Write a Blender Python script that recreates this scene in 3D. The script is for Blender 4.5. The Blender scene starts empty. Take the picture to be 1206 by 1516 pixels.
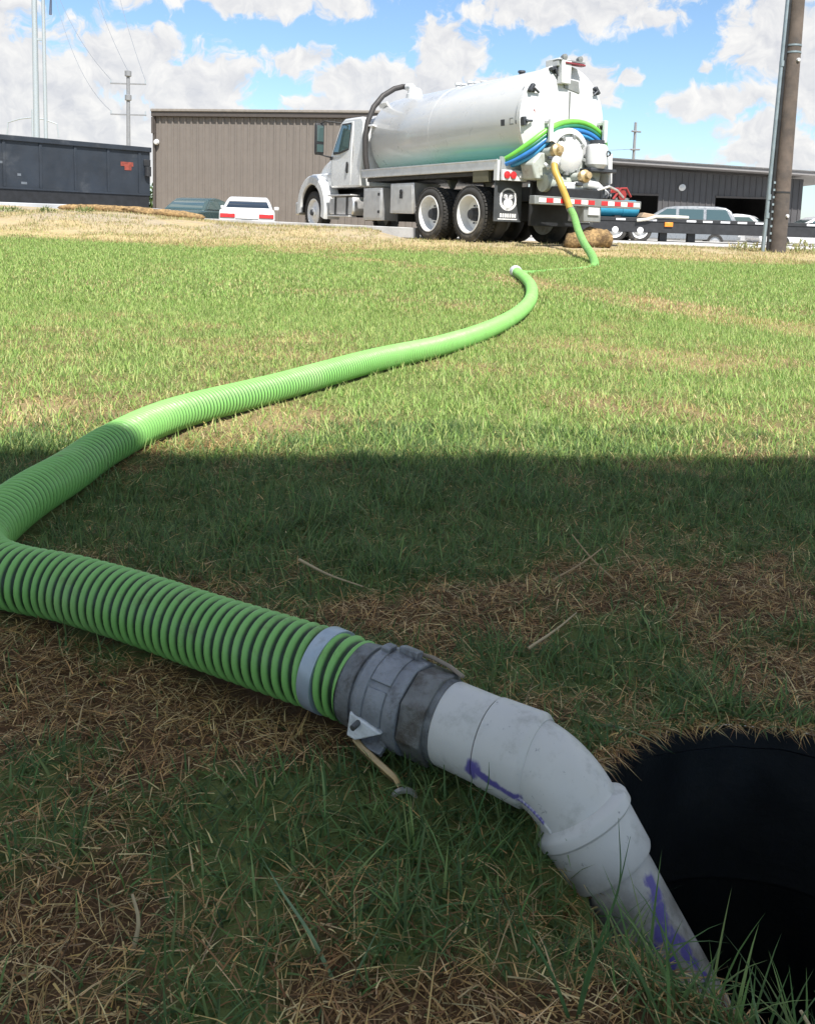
import bpy, bmesh, math, random
import numpy as np
from mathutils import Vector, Matrix, Quaternion
from math import radians, sin, cos, pi, sqrt, atan2

S = bpy.context.scene
COL = S.collection
random.seed(7); RNG = np.random.default_rng(7)

# ------------------------------------------------------------------ camera
CAM_H = 0.62
PITCH = math.atan(145 / 1250.0); ROLL = radians(1.85)
cam_d = bpy.data.cameras.new('camera'); cam = bpy.data.objects.new('camera', cam_d); COL.objects.link(cam)
cam_d.sensor_fit = 'HORIZONTAL'; cam_d.sensor_width = 36.0; cam_d.lens = 36.0 * 1250 / 1206
cam_d.shift_x = 0.0; cam_d.shift_y = -281 / 1206.0
cam_d.clip_start = 0.02; cam_d.clip_end = 6000
Fv = Vector((0, cos(PITCH), -sin(PITCH))); U0 = Vector((0, sin(PITCH), cos(PITCH))); R0 = Vector((1, 0, 0))
Rv = cos(ROLL) * R0 + sin(ROLL) * U0; Uv = -sin(ROLL) * R0 + cos(ROLL) * U0
cam.matrix_world = Matrix(((Rv.x, Uv.x, -Fv.x, 0), (Rv.y, Uv.y, -Fv.y, 0), (Rv.z, Uv.z, -Fv.z, CAM_H), (0, 0, 0, 1)))
S.camera = cam

# ------------------------------------------------------------------ sun, sky, exposure
SUN_EL = radians(55); SUN_AZ = radians(20)          # behind the viewer, a little to the right
sun_v = Vector((sin(SUN_AZ) * cos(SUN_EL), -cos(SUN_AZ) * cos(SUN_EL), sin(SUN_EL)))
ld = bpy.data.lights.new('sun', 'SUN'); ld.energy = 4.8; ld.angle = radians(0.55); ld.color = (1.0, 0.955, 0.88)
lo = bpy.data.objects.new('sun', ld); COL.objects.link(lo)
lo.rotation_euler = (-sun_v).to_track_quat('-Z', 'Y').to_euler(); lo.location = sun_v * 60
S.view_settings.view_transform = 'Standard'; S.view_settings.look = 'None'
S.view_settings.exposure = 0.88; S.view_settings.gamma = 1.0; S.view_settings.use_curve_mapping = False
SKY_STRENGTH = 0.11
S.cycles.max_bounces = 6; S.cycles.diffuse_bounces = 3; S.cycles.glossy_bounces = 3; S.cycles.transmission_bounces = 4

W = bpy.data.worlds.new('World'); S.world = W; W.use_nodes = True
nt = W.node_tree; nt.nodes.clear()
class NT:
    """small helper to write node graphs"""
    def __init__(s, t): s.t = t
    def n(s, typ, **k):
        x = s.t.nodes.new(typ)
        for a, v in k.items(): setattr(x, a, v)
        return x
    def link(s, a, b): s.t.links.new(a, b)
    def _in(s, sock, v):
        if v is None: return
        if hasattr(v, 'is_output'): s.link(v, sock)
        else: sock.default_value = v
    def math(s, op, a, b=None, c=None, clamp=False):
        x = s.n('ShaderNodeMath', operation=op, use_clamp=clamp)
        for i, v in enumerate((a, b, c)): s._in(x.inputs[i], v)
        return x.outputs[0]
    def vmath(s, op, a, b=None):
        x = s.n('ShaderNodeVectorMath', operation=op)
        for i, v in enumerate((a, b)): s._in(x.inputs[i], v)
        return x.outputs['Value'] if op in ('LENGTH', 'DISTANCE', 'DOT_PRODUCT') else x.outputs['Vector']
    def noise(s, vec, scale, detail=6, rough=0.55, dist=0.0, dim='3D'):
        x = s.n('ShaderNodeTexNoise', noise_dimensions=dim)
        if vec is not None: s.link(vec, x.inputs['Vector'])
        x.inputs['Scale'].default_value = scale; x.inputs['Detail'].default_value = detail
        x.inputs['Roughness'].default_value = rough; x.inputs['Distortion'].default_value = dist
        return x.outputs['Fac']
    def sstep(s, v, a, b, to0=0.0, to1=1.0):
        x = s.n('ShaderNodeMapRange', interpolation_type='SMOOTHSTEP')
        s._in(x.inputs['Value'], v); x.inputs['From Min'].default_value = a; x.inputs['From Max'].default_value = b
        x.inputs['To Min'].default_value = to0; x.inputs['To Max'].default_value = to1
        return x.outputs['Result']
    def mix(s, fac, a, b, blend='MIX'):
        x = s.n('ShaderNodeMix', data_type='RGBA', blend_type=blend)
        s._in(x.inputs['Factor'], fac)
        for i, v in ((6, a), (7, b)):
            if isinstance(v, (tuple, list)) and len(v) == 3: v = (*v, 1)
            s._in(x.inputs[i], v)
        return x.outputs[2]
    def sep(s, v):
        x = s.n('ShaderNodeSeparateXYZ'); s.link(v, x.inputs[0]); return x.outputs
    def comb(s, a, b, c):
        x = s.n('ShaderNodeCombineXYZ')
        for i, v in enumerate((a, b, c)): s._in(x.inputs[i], v)
        return x.outputs[0]

g = NT(nt)
sky = g.n('ShaderNodeTexSky', sky_type='NISHITA'); sky.sun_disc = False
sky.sun_elevation = SUN_EL; sky.sun_rotation = pi - SUN_AZ
sky.altitude = 300; sky.air_density = 1.0; sky.dust_density = 0.6; sky.ozone_density = 2.5
tc = g.n('ShaderNodeTexCoord')
dirv = g.vmath('NORMALIZE', tc.outputs['Generated'])
dx, dy, dz = g.sep(dirv)
az = g.math('ARCTAN2', dx, dy); el = g.math('ARCSINE', dz)
azd = g.math('MULTIPLY', az, 180 / pi); eld = g.math('MULTIPLY', el, 180 / pi)
P2d = g.comb(azd, eld, 0.0)
# the cumulus banks in view: (azimuth, elevation, half width, half height) in degrees
CLOUDS = [(-18.6, 9.6, 4.6, 3.0), (-13.9, 7.8, 4.2, 3.6), (-24.0, 6.5, 6.0, 5.0), (-12.5, 4.2, 7.5, 2.4), (-27.0, 10.5, 4.0, 4.5), (-19.5, 5.0, 6.5, 3.5),
          (-7.4, 10.3, 3.1, 1.0), (-3.8, 8.9, 3.8, 1.9), (2.0, 10.9, 2.9, 2.7), (-0.6, 8.6, 4.8, 2.1), (-4.0, 6.6, 5.5, 2.2), (5.5, 8.0, 3.2, 2.2),
          (9.8, 14.1, 7.5, 1.9), (14.9, 13.0, 3.0, 0.8), (-12.0, 14.3, 11.0, 1.6), (-26, 15.5, 6, 2.2),
          (22.6, 11.9, 4.0, 3.6), (26.5, 9.2, 5.5, 3.2), (19.6, 8.2, 4.6, 1.1), (23.3, 5.0, 5.0, 1.9), (28.5, 4.0, 5.0, 2.6), (15.9, 3.9, 2.0, 1.2), (21.5, 6.4, 3.2, 1.2),
          (10.8, 9.3, 2.8, 2.1), (13.6, 9.6, 0.9, 0.6), (18.5, 10.0, 0.8, 0.5), (19.5, 3.0, 3.5, 1.0), (-30, 3, 8, 3), (33, 8, 5, 4), (-33, 9, 4, 4),
          (8.0, 6.0, 3.6, 1.6), (3.0, 3.5, 7.0, 1.8)]
warp = g.n('ShaderNodeTexNoise', noise_dimensions='2D'); g.link(P2d, warp.inputs['Vector']); warp.inputs['Scale'].default_value = 0.32; warp.inputs['Detail'].default_value = 3
wv = g.vmath('SUBTRACT', warp.outputs['Color'], (0.5, 0.5, 0.5))
Pw = g.vmath('ADD', P2d, g.vmath('MULTIPLY', wv, (3.2, 2.2, 0)))
fld = None
for (a, e, ra, re) in CLOUDS:
    d = g.vmath('LENGTH', g.vmath('MULTIPLY', g.vmath('SUBTRACT', Pw, (a, e, 0)), (1 / ra, 1 / re, 0)))
    v = g.math('SUBTRACT', 1.0, d)
    v = g.math('MULTIPLY', v, min(1.0, 0.35 + re / 3.0))
    fld = v if fld is None else g.math('SMOOTH_MAX', fld, v, 0.12)
# the rest of the sky carries on with the same broken cumulus
gn = g.noise(dirv, 5.0, 3, 0.55)
gen = g.sstep(gn, 0.36, 0.60, -0.9, 0.7)
out_az = g.sstep(g.math('ABSOLUTE', azd), 29, 38)
out_el = g.sstep(eld, 16.5, 22)
outm = g.math('MAXIMUM', out_az, out_el)
gen = g.math('SUBTRACT', gen, g.math('MULTIPLY', g.math('SUBTRACT', 1.0, outm), 2.0))
fld = g.math('MAXIMUM', fld, gen)
def detail(vec):
    a = g.noise(vec, 0.55, 7, 0.62, 0.0, '2D')
    return g.math('SUBTRACT', a, 0.5)
n0 = detail(Pw)
n1 = g.math('SUBTRACT', g.noise(g.vmath('ADD', Pw, (0.45, 0.65, 0)), 0.55, 5, 0.62, 0.0, '2D'), 0.5)
dens_raw = g.math('ADD', fld, g.math('MULTIPLY', n0, 1.35))
dens = g.sstep(dens_raw, 0.0, 0.32)
haze_low = g.sstep(eld, 0.0, 9.0, 0.35, 0.0)
dens = g.math('MULTIPLY', dens, 0.97)
lit = g.math('ADD', g.math('MULTIPLY', g.math('SUBTRACT', n0, n1), 1.25), 0.74)
lit = g.math('ADD', lit, g.math('MULTIPLY', g.sstep(fld, 0.0, 0.7), -0.22))
lit = g.math('MINIMUM', g.math('MAXIMUM', lit, 0.0), 1.0)
ccol = g.mix(lit, (3.2, 3.28, 3.55), (5.0, 4.92, 4.78))
skyc = g.mix(1.0, sky.outputs['Color'], (0.86, 0.93, 0.95), 'MULTIPLY')
skyc = g.mix(haze_low, skyc, (3.2, 3.7, 4.25))
fin = g.mix(dens, skyc, ccol)
bg = g.n('ShaderNodeBackground'); g.link(fin, bg.inputs['Color']); bg.inputs['Strength'].default_value = SKY_STRENGTH
W.cycles.sampling_method = 'MANUAL'; W.cycles.sample_map_resolution = 512
wo = g.n('ShaderNodeOutputWorld'); g.link(bg.outputs[0], wo.inputs['Surface'])

# ------------------------------------------------------------------ materials
MATS = {}
def mat(name, col, rough=0.6, metal=0.0, vary=0.12, vscale=6.0, bump=0.0, bscale=40.0, coat=0.0, dirt=None, dirt_amt=0.0, spec=0.5, dscale=3.0):
    if name in MATS: return MATS[name]
    m = bpy.data.materials.new(name); m.use_nodes = True; t = m.node_tree; q = NT(t)
    b = t.nodes['Principled BSDF']
    tcn = q.n('ShaderNodeTexCoord'); ob = tcn.outputs['Object']
    n = q.noise(ob, vscale, 6, 0.6)
    lo = tuple(c * (1 - vary) for c in col); hi = tuple(min(1, c * (1 + vary)) for c in col)
    c = q.mix(q.sstep(n, 0.3, 0.7), lo, hi)
    if dirt:
        dn = q.noise(ob, dscale, 8, 0.68)
        c = q.mix(q.sstep(dn, 0.62 - 0.3 * dirt_amt, 0.85 - 0.3 * dirt_amt), c, dirt)
    q.link(c, b.inputs['Base Color'])
    r = q.sstep(q.noise(ob, vscale * 1.7, 5, 0.6), 0.2, 0.8, max(0.02, rough - 0.1), min(1, rough + 0.1))
    q.link(r, b.inputs['Roughness'])
    b.inputs['Metallic'].default_value = metal; b.inputs['Coat Weight'].default_value = coat
    b.inputs['Coat Roughness'].default_value = 0.08
    b.inputs['Specular IOR Level'].default_value = spec
    if bump:
        bn = q.n('ShaderNodeBump'); bn.inputs['Strength'].default_value = bump; bn.inputs['Distance'].default_value = 0.01
        q.link(q.noise(ob, bscale, 6, 0.65), bn.inputs['Height']); q.link(bn.outputs[0], b.inputs['Normal'])
    MATS[name] = m
    return m
def glassmat(name, col, rough=0.05):
    m = bpy.data.materials.new(name); m.use_nodes = True; b = m.node_tree.nodes['Principled BSDF']
    b.inputs['Base Color'].default_value = (*col, 1); b.inputs['Roughness'].default_value = rough
    b.inputs['Specular IOR Level'].default_value = 0.9; b.inputs['Coat Weight'].default_value = 0.6; b.inputs['Coat Roughness'].default_value = 0.03
    MATS[name] = m; return m

M_white = mat('white_paint', (0.56, 0.57, 0.58), 0.28, vary=0.03, coat=0.5, dirt=(0.55, 0.53, 0.5), dirt_amt=0.12)
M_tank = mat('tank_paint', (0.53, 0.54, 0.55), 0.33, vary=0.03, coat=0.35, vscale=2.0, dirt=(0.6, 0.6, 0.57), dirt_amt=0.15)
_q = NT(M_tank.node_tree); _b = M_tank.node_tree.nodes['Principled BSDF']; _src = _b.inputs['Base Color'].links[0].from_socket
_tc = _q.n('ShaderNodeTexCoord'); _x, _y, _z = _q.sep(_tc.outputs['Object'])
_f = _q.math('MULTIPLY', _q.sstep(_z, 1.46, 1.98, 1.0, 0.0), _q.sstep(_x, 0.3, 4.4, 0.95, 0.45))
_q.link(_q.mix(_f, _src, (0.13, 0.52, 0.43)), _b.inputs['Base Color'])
M_alu = mat('aluminium', (0.62, 0.62, 0.62), 0.38, metal=0.75, vary=0.08, bump=0.05, bscale=90)
M_cast = mat('cast_aluminium', (0.235, 0.25, 0.275), 0.52, metal=0.45, vary=0.16, vscale=40, bump=0.25, bscale=300, dirt=(0.10, 0.10, 0.105), dirt_amt=0.45, dscale=38)
M_castd = mat('dark_cast_metal', (0.17, 0.18, 0.19), 0.55, metal=0.45, vary=0.2, vscale=45, bump=0.25, bscale=300, dirt=(0.07, 0.065, 0.06), dirt_amt=0.5, dscale=30)
M_black = mat('black_steel', (0.018, 0.019, 0.022), 0.55, vary=0.25)
M_rubber = mat('tyre_rubber', (0.035, 0.034, 0.033), 0.85, vary=0.2, bump=0.2, bscale=60, dirt=(0.16, 0.14, 0.11), dirt_amt=0.35)
M_rim = mat('white_rim', (0.72, 0.73, 0.74), 0.35, vary=0.06, dirt=(0.4, 0.36, 0.3), dirt_amt=0.3)
M_hub = mat('dark_hub', (0.05, 0.055, 0.065), 0.5, metal=0.3)
M_red = mat('red_plastic', (0.55, 0.03, 0.035), 0.3, vary=0.08)
M_redp = mat('red_paint', (0.28, 0.03, 0.03), 0.4, vary=0.1)
M_amber = mat('amber_hose_plastic', (0.48, 0.31, 0.06), 0.4, vary=0.12)
M_brass = mat('brass', (0.50, 0.37, 0.20), 0.42, metal=0.55, vary=0.15, dirt=(0.25, 0.16, 0.07), dirt_amt=0.4, dscale=12)
M_glass = glassmat('window_glass', (0.05, 0.085, 0.085))
M_glassd = glassmat('dark_window_glass', (0.02, 0.025, 0.028))
M_green = mat('green_hose_plastic', (0.14, 0.46, 0.06), 0.4, vary=0.08)
M_blue = mat('blue_hose_plastic', (0.03, 0.17, 0.46), 0.4, vary=0.1)
M_bluet = mat('blue_poly_tank', (0.03, 0.27, 0.42), 0.45, vary=0.08)
M_concrete = mat('concrete', (0.42, 0.42, 0.42), 0.85, vary=0.15, vscale=2.0, bump=0.3, dirt=(0.2, 0.19, 0.18), dirt_amt=0.3)
M_tan = mat('tan_straw_roll', (0.25, 0.165, 0.075), 0.95, vary=0.5, vscale=22, bump=1.0, bscale=40, dirt=(0.10, 0.062, 0.03), dirt_amt=0.6, dscale=7)
M_taupe = mat('taupe_metal_siding', (0.165, 0.145, 0.13), 0.5, vary=0.06, vscale=1.5, spec=0.4, dirt=(0.12, 0.105, 0.095), dirt_amt=0.3, dscale=0.5)
M_taupet = mat('taupe_trim', (0.07, 0.06, 0.055), 0.5, vary=0.08)
M_slate = mat('slate_metal_siding', (0.075, 0.072, 0.075), 0.5, vary=0.08, vscale=1.2, spec=0.4)
M_soffit = mat('grey_soffit', (0.23, 0.22, 0.22), 0.6, vary=0.06)
M_navy = mat('navy_container_paint', (0.017, 0.023, 0.033), 0.5, vary=0.2, vscale=1.5, dirt=(0.05, 0.056, 0.066), dirt_amt=0.25, dscale=1.3)
M_navyd = mat('black_container_base', (0.012, 0.013, 0.016), 0.7, vary=0.3)
M_wood = mat('weathered_pole', (0.105, 0.082, 0.070), 0.85, vary=0.25, vscale=3, bump=0.5, bscale=30, dirt=(0.06, 0.052, 0.05), dirt_amt=0.5, dscale=1.6)
M_galv = mat('galvanised_steel', (0.25, 0.30, 0.33), 0.5, metal=0.5, vary=0.12)
M_steelfar = mat('pale_steel_pole', (0.34, 0.39, 0.43), 0.5, metal=0.2, vary=0.06)
M_greyfar = mat('grey_pole', (0.20, 0.21, 0.23), 0.7, vary=0.1)
M_wire = mat('wire', (0.16, 0.18, 0.21), 0.7)
M_holeplastic = mat('black_riser_plastic', (0.012, 0.015, 0.018), 0.45, vary=0.3, vscale=8, bump=0.15, bscale=60, dirt=(0.03, 0.026, 0.02), dirt_amt=0.25, dscale=9)
M_holebottom = mat('dark_tank_bottom', (0.006, 0.007, 0.008), 0.3)
M_silver = mat('silver_car_paint', (0.25, 0.265, 0.28), 0.3, metal=0.35, coat=0.6, vary=0.03)
M_dgreen = mat('dark_green_car_paint', (0.05, 0.085, 0.085), 0.25, metal=0.2, coat=0.7, vary=0.04)
M_yellow = mat('orange_lens', (0.8, 0.25, 0.03), 0.3)
M_sticker = mat('orange_sticker', (0.22, 0.045, 0.03), 0.6, vary=0.3, vscale=10)
M_plate = mat('licence_plate', (0.62, 0.63, 0.66), 0.5, vary=0.05)
M_flap = mat('mud_flap_rubber', (0.05, 0.055, 0.06), 0.6, vary=0.2)
M_emblem = mat('white_print', (0.66, 0.67, 0.68), 0.6, vary=0.15, vscale=20)
M_grey = mat('grey_hardware', (0.24, 0.25, 0.25), 0.5, metal=0.3, vary=0.12)
M_sump = mat('sage_grey_paint', (0.42, 0.45, 0.42), 0.5, vary=0.1, dirt=(0.22, 0.22, 0.17), dirt_amt=0.4, dscale=4)
M_teal = mat('teal_print', (0.32, 0.60, 0.54), 0.4, vary=0.05)

# ------------------------------------------------------------------ mesh helper
class MB:
    def __init__(s): s.v = []; s.f = []
    def add(s, vs, fs):
        o = len(s.v); s.v += [tuple(v) for v in vs]; s.f += [tuple(i + o for i in f) for f in fs]; return s
    def box(s, x0, x1, y0, y1, z0, z1):
        vs = [(x0, y0, z0), (x1, y0, z0), (x1, y1, z0), (x0, y1, z0), (x0, y0, z1), (x1, y0, z1), (x1, y1, z1), (x0, y1, z1)]
        return s.add(vs, [(0, 3, 2, 1), (4, 5, 6, 7), (0, 1, 5, 4), (1, 2, 6, 5), (2, 3, 7, 6), (3, 0, 4, 7)])
    def prism(s, poly, a, b, axis='y'):
        n = len(poly)
        mk = {'y': lambda p, t: (p[0], t, p[1]), 'x': lambda p, t: (t, p[0], p[1]), 'z': lambda p, t: (p[0], p[1], t)}[axis]
        vs = [mk(p, a) for p in poly] + [mk(p, b) for p in poly]
        fs = [tuple(range(n - 1, -1, -1)), tuple(range(n, 2 * n))] + [(i, (i + 1) % n, n + (i + 1) % n, n + i) for i in range(n)]
        return s.add(vs, fs)
    def hull2(s, polyA, polyB):      # two 3D loops of the same length
        n = len(polyA)
        fs = [tuple(range(n - 1, -1, -1)), tuple(range(n, 2 * n))] + [(i, (i + 1) % n, n + (i + 1) % n, n + i) for i in range(n)]
        return s.add(list(polyA) + list(polyB), fs)
    def tube(s, pts, r, n=10, caps=True):
        pts = [Vector(p) for p in pts]; rs = r if isinstance(r, (list, tuple)) else [r] * len(pts)
        t0 = (pts[1] - pts[0]).normalized(); u = t0.orthogonal().normalized()
        vs = []
        for i, p in enumerate(pts):
            t = (pts[min(i + 1, len(pts) - 1)] - pts[max(i - 1, 0)]).normalized()
            u = (u - t * u.dot(t)).normalized(); w = t.cross(u)
            for k in range(n):
                a = 2 * pi * k / n; vs.append(p + (u * cos(a) + w * sin(a)) * rs[i])
        fs = []
        for i in range(len(pts) - 1):
            for k in range(n):
                fs.append((i * n + k, i * n + (k + 1) % n, (i + 1) * n + (k + 1) % n, (i + 1) * n + k))
        if caps: fs += [tuple(range(n - 1, -1, -1)), tuple(range((len(pts) - 1) * n, len(pts) * n))]
        return s.add(vs, fs)
    def lathe(s, prof, n=32, origin=(0, 0, 0), axis=(0, 0, 1), closed=False, a0=0, a1=2 * pi):
        """prof: (t along the axis, radius)"""
        ax = Vector(axis).normalized(); u = ax.orthogonal().normalized()
        if abs(ax.z) < 0.5: u = (Vector((0, 0, 1)) - ax * ax.z).normalized()
        w = ax.cross(u); o = Vector(origin); full = abs(a1 - a0 - 2 * pi) < 1e-6
        m = n if full else n + 1; vs = []
        for (t, r) in prof:
            for k in range(m):
                a = a0 + (a1 - a0) * k / n; vs.append(o + ax * t + (u * cos(a) + w * sin(a)) * r)
        fs = []; L = len(prof)
        for i in range(L if closed else L - 1):
            j = (i + 1) % L
            for k in range(m if full else n):
                k2 = (k + 1) % m; fs.append((i * m + k, i * m + k2, j * m + k2, j * m + k))
        return s.add(vs, fs)
    def quad(s, a, b, c, d): return s.add([a, b, c, d], [(0, 1, 2, 3)])
    def build(s, name, m, parent=None, smooth=None, bevel=0, seg=2, loc=None, rot=None):
        me = bpy.data.meshes.new(name); me.from_pydata([tuple(v) for v in s.v], [], s.f); me.validate()
        bm = bmesh.new(); bm.from_mesh(me); bmesh.ops.recalc_face_normals(bm, faces=bm.faces); bm.to_mesh(me); bm.free()
        return link(name, me, m, parent, smooth, bevel, seg, loc, rot)
def link(name, me, m, parent=None, smooth=None, bevel=0, seg=2, loc=None, rot=None):
    o = bpy.data.objects.new(name, me); COL.objects.link(o)
    if m and not me.materials: me.materials.append(m)
    if smooth is not None:
        me.polygons.foreach_set('use_smooth', np.ones(len(me.polygons), dtype=bool)); me.set_sharp_from_angle(angle=radians(smooth))
    if parent: o.parent = parent
    if loc is not None: o.location = loc
    if rot is not None: o.rotation_euler = rot
    if bevel:
        b = o.modifiers.new('bevel', 'BEVEL'); b.width = bevel; b.segments = seg; b.limit_method = 'ANGLE'; b.angle_limit = radians(35)
        if smooth is None:
            me.polygons.foreach_set('use_smooth', np.ones(len(me.polygons), dtype=bool)); me.set_sharp_from_angle(angle=radians(50))
    return o
def tag(o, label, cat, group=None):
    o['label'] = label; o['category'] = cat
    if group: o['group'] = group
    return o
def thing(name, label, cat, loc=(0, 0, 0), rotz=0, group=None):
    o = bpy.data.objects.new(name, None); COL.objects.link(o); o.location = loc; o.rotation_euler = (0, 0, rotz)
    o.empty_display_size = 0.2
    return tag(o, label, cat, group)
def copy_part(src, parent, loc=None, rot=None):
    c = src.copy(); COL.objects.link(c); c.parent = parent
    if loc is not None: c.location = loc
    if rot is not None: c.rotation_euler = rot
    for ch in list(src.children):
        d = ch.copy(); COL.objects.link(d); d.parent = c
    return c

# ------------------------------------------------------------------ terrain
def ss(a, b, x):
    t = np.clip((x - a) / (b - a), 0, 1); return t * t * (3 - 2 * t)
_perm = np.random.default_rng(3).random((256, 256))
def vnoise(x, y):
    xi = np.floor(x).astype(int); yi = np.floor(y).astype(int); fx = x - xi; fy = y - yi
    fx = fx * fx * (3 - 2 * fx); fy = fy * fy * (3 - 2 * fy)
    p = lambda a, b: _perm[a % 256, b % 256]
    return (p(xi, yi) * (1 - fx) + p(xi + 1, yi) * fx) * (1 - fy) + (p(xi, yi + 1) * (1 - fx) + p(xi + 1, yi + 1) * fx) * fy
def fbm(x, y, sc, o=4):
    v = 0; a = 0.5; t = 0
    for i in range(o):
        v = v + a * vnoise(x * sc + 17.3 * i, y * sc + 9.1 * i); t += a; a *= 0.55; sc *= 2.07
    return v / t
HC = np.array([0.425, 0.765]); HR = 0.232            # open tank riser in the lawn
def ground(x, y):
    x = np.asarray(x, float); y = np.asarray(y, float)
    z = 0.03 * np.clip(y - 5.5, 0, 10.0) + 0.025 * ss(13.0, 15.2, y)
    z = np.minimum(z, 0.325)
    z = z + 0.46 * ss(-2.5, -11, x) * ss(12.5, 20, y)
    z = z - 0.62 * ss(21.5, 25, y) * ss(-9.2, -7.6, x) * (1 - ss(-3.0, 0.0, x)) * (1 - ss(60, 90, y))
    yk = 21 - 0.6 * (x + 5.6)
    z = z + 0.17 * ss(14.8, 17.4, y) * (1 - ss(-1.0, 0.05, x)) * (1 - ss(yk - 0.1, yk + 0.6, y)) * ss(-9, -6, x)
    near = 1 - ss(10, 16, y)
    z = z + near * 0.030 * (fbm(x, y, 2.3) - 0.5) + 0.022 * (fbm(x, y, 9.0, 3) - 0.5) * (1 - ss(3, 6, y))
    z = z + ss(11.5, 13.5, y) * (1 - ss(16, 19, y)) * (0.14 * (fbm(x + 40, y, 1.1) - 0.42))
    # the turf is banked up round the riser, most on the near left
    d = np.hypot(x - HC[0], y - HC[1])
    z = z + 0.018 * np.exp(-((d - HR) / 0.07) ** 2) * (x < 1.2)
    z = z - 0.060 * np.exp(-(((x - 0.185) / 0.055) ** 2 + ((y - 0.715) / 0.07) ** 2))
    return z
def gauss(x, y, cx, cy, rx, ry, rot=0):
    c, s_ = cos(rot), sin(rot); u = (x - cx) * c + (y - cy) * s_; v = -(x - cx) * s_ + (y - cy) * c
    return np.exp(-((u / rx) ** 2 + (v / ry) ** 2))
def dryness(x, y):
    x = np.asarray(x, float); y = np.asarray(y, float)
    n = fbm(x + 5, y, 1.6, 4); n2 = fbm(x + 31, y + 7, 6.0, 3)
    nearw = 1 - ss(2.1, 2.4, y)
    n3 = fbm(x + 3, y + 51, 15.0, 3)
    d = 0.24 + 1.1 * (n - 0.5) + 0.55 * (n2 - 0.5) + nearw * (1.5 * (n3 - 0.5) + 0.5 * (n2 - 0.5) - 0.07)
    # foreground thatch
    for (cx, cy, rx, ry, a) in [(0.06, 1.26, 0.36, 0.10, 0.75), (0.42, 1.42, 0.30, 0.13, 0.6), (-0.28, 0.72, 0.16, 0.14, 0.65), (-0.42, 1.03, 0.24, 0.10, 0.95), (-0.14, 0.965, 0.22, 0.07, 0.8), (0.62, 1.10, 0.30, 0.10, 0.7), (0.05, 0.60, 0.12, 0.08, 0.4), (0.16, 0.62, 0.07, 0.07, 0.5),
                            (-0.18, 0.80, 0.10, 0.07, -0.65), (-0.03, 0.78, 0.14, 0.09, -0.5), (0.26, 1.17, 0.16, 0.07, -0.75), (-0.40, 1.62, 0.5, 0.18, -0.55), (0.1, 1.8, 1.6, 0.22, -0.5), (0.12, 0.90, 0.12, 0.06, -0.5), (-0.55, 1.36, 0.2, 0.1, 0.35)]:
        d = d + nearw * a * gauss(x, y, cx, cy, rx, ry)
    # sunlit lawn
    far = ss(2.1, 2.4, y)
    mot = fbm(x * 1.0 + 3, y * 0.5, 4.0, 3)
    d = d + far * (0.30 * (1 - ss(2.5, 3.2, y)) * mot * 1.5)
    for (cx, cy, rx, ry, a, r) in [(1.3, 4.25, 0.55, 0.28, 0.75, -0.3), (-1.45, 3.9, 0.9, 0.5, 0.30, 0), (-2.2, 2.75, 1.0, 0.35, 0.35, 0), (0.05, 3.75, 0.5, 0.25, 0.3, 0), (-2.4, 5.1, 0.8, 0.3, 0.35, 0), (-0.3, 2.6, 0.35, 0.2, 0.3, 0), (1.8, 2.9, 0.5, 0.25, 0.4, 0)]:
        d = d + far * a * gauss(x, y, cx, cy, rx, ry, r)
    band = None      # worn strip that crosses the lawn to the lower right
    for (ax, ay), (bx, by) in (((-2.0, 12.0), (0.9, 9.3)), ((0.9, 9.3), (2.0, 6.9)), ((2.0, 6.9), (2.9, 5.0)), ((2.9, 5.0), (4.2, 3.4))):
        t = np.clip(((x - ax) * (bx - ax) + (y - ay) * (by - ay)) / ((bx - ax) ** 2 + (by - ay) ** 2), 0, 1)
        dd = np.hypot(x - ax - t * (bx - ax), y - ay - t * (by - ay)); band = dd if band is None else np.minimum(band, dd)
    d = d + far * 0.62 * np.exp(-(band / 0.42) ** 2) * (0.5 + mot)
    d = d - far * 0.25 * ss(6.0, 9.0, y) * (1 - ss(12.0, 12.9, y))
    edge = y + 2.4 * (fbm(x, y, 0.9, 4) - 0.5)
    d = d + 1.2 * ss(11.6, 13.8, edge)
    return np.clip(d, 0, 1)

def axis_pts(segs):
    out = [segs[0][0]]
    for a, b, st in segs:
        k = max(1, int(round((b - a) / st))); out += list(np.linspace(a, b, k + 1)[1:])
    return np.array(out)
gx = axis_pts([(-2500, -300, 400), (-300, -40, 26), (-40, -14, 2), (-14, -6, 0.35), (-6, -1.6, 0.11), (-1.6, 1.6, 0.02), (1.6, 6, 0.11), (6, 14, 0.35), (14, 40, 2), (40, 300, 26), (300, 2500, 400)])
gy = axis_pts([(-60, -4, 8), (-4, 0.3, 0.25), (0.3, 2.5, 0.02), (2.5, 6, 0.07), (6, 17, 0.16), (17, 30, 0.4), (30, 100, 3), (100, 3000, 200)])
X, Y = np.meshgrid(gx, gy); Z = ground(X, Y)
Z = Z - 0.6 * ss(60, 400, Y)
nx, ny = len(gx), len(gy)
d = np.hypot(X - HC[0], Y - HC[1]); snap = np.abs(d - HR) < 0.0125
Xs = np.where(snap, HC[0] + (X - HC[0]) / np.maximum(d, 1e-6) * HR, X); Ys = np.where(snap, HC[1] + (Y - HC[1]) / np.maximum(d, 1e-6) * HR, Y)
V = np.stack([Xs, Ys, Z], -1).reshape(-1, 3)
I = np.arange(nx * ny).reshape(ny, nx)
Fq = np.stack([I[:-1, :-1], I[:-1, 1:], I[1:, 1:], I[1:, :-1]], -1).reshape(-1, 4)
cen = V[Fq].mean(1); keep = np.hypot(cen[:, 0] - HC[0], cen[:, 1] - HC[1]) > HR - 0.002
Fq = Fq[keep]
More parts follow.
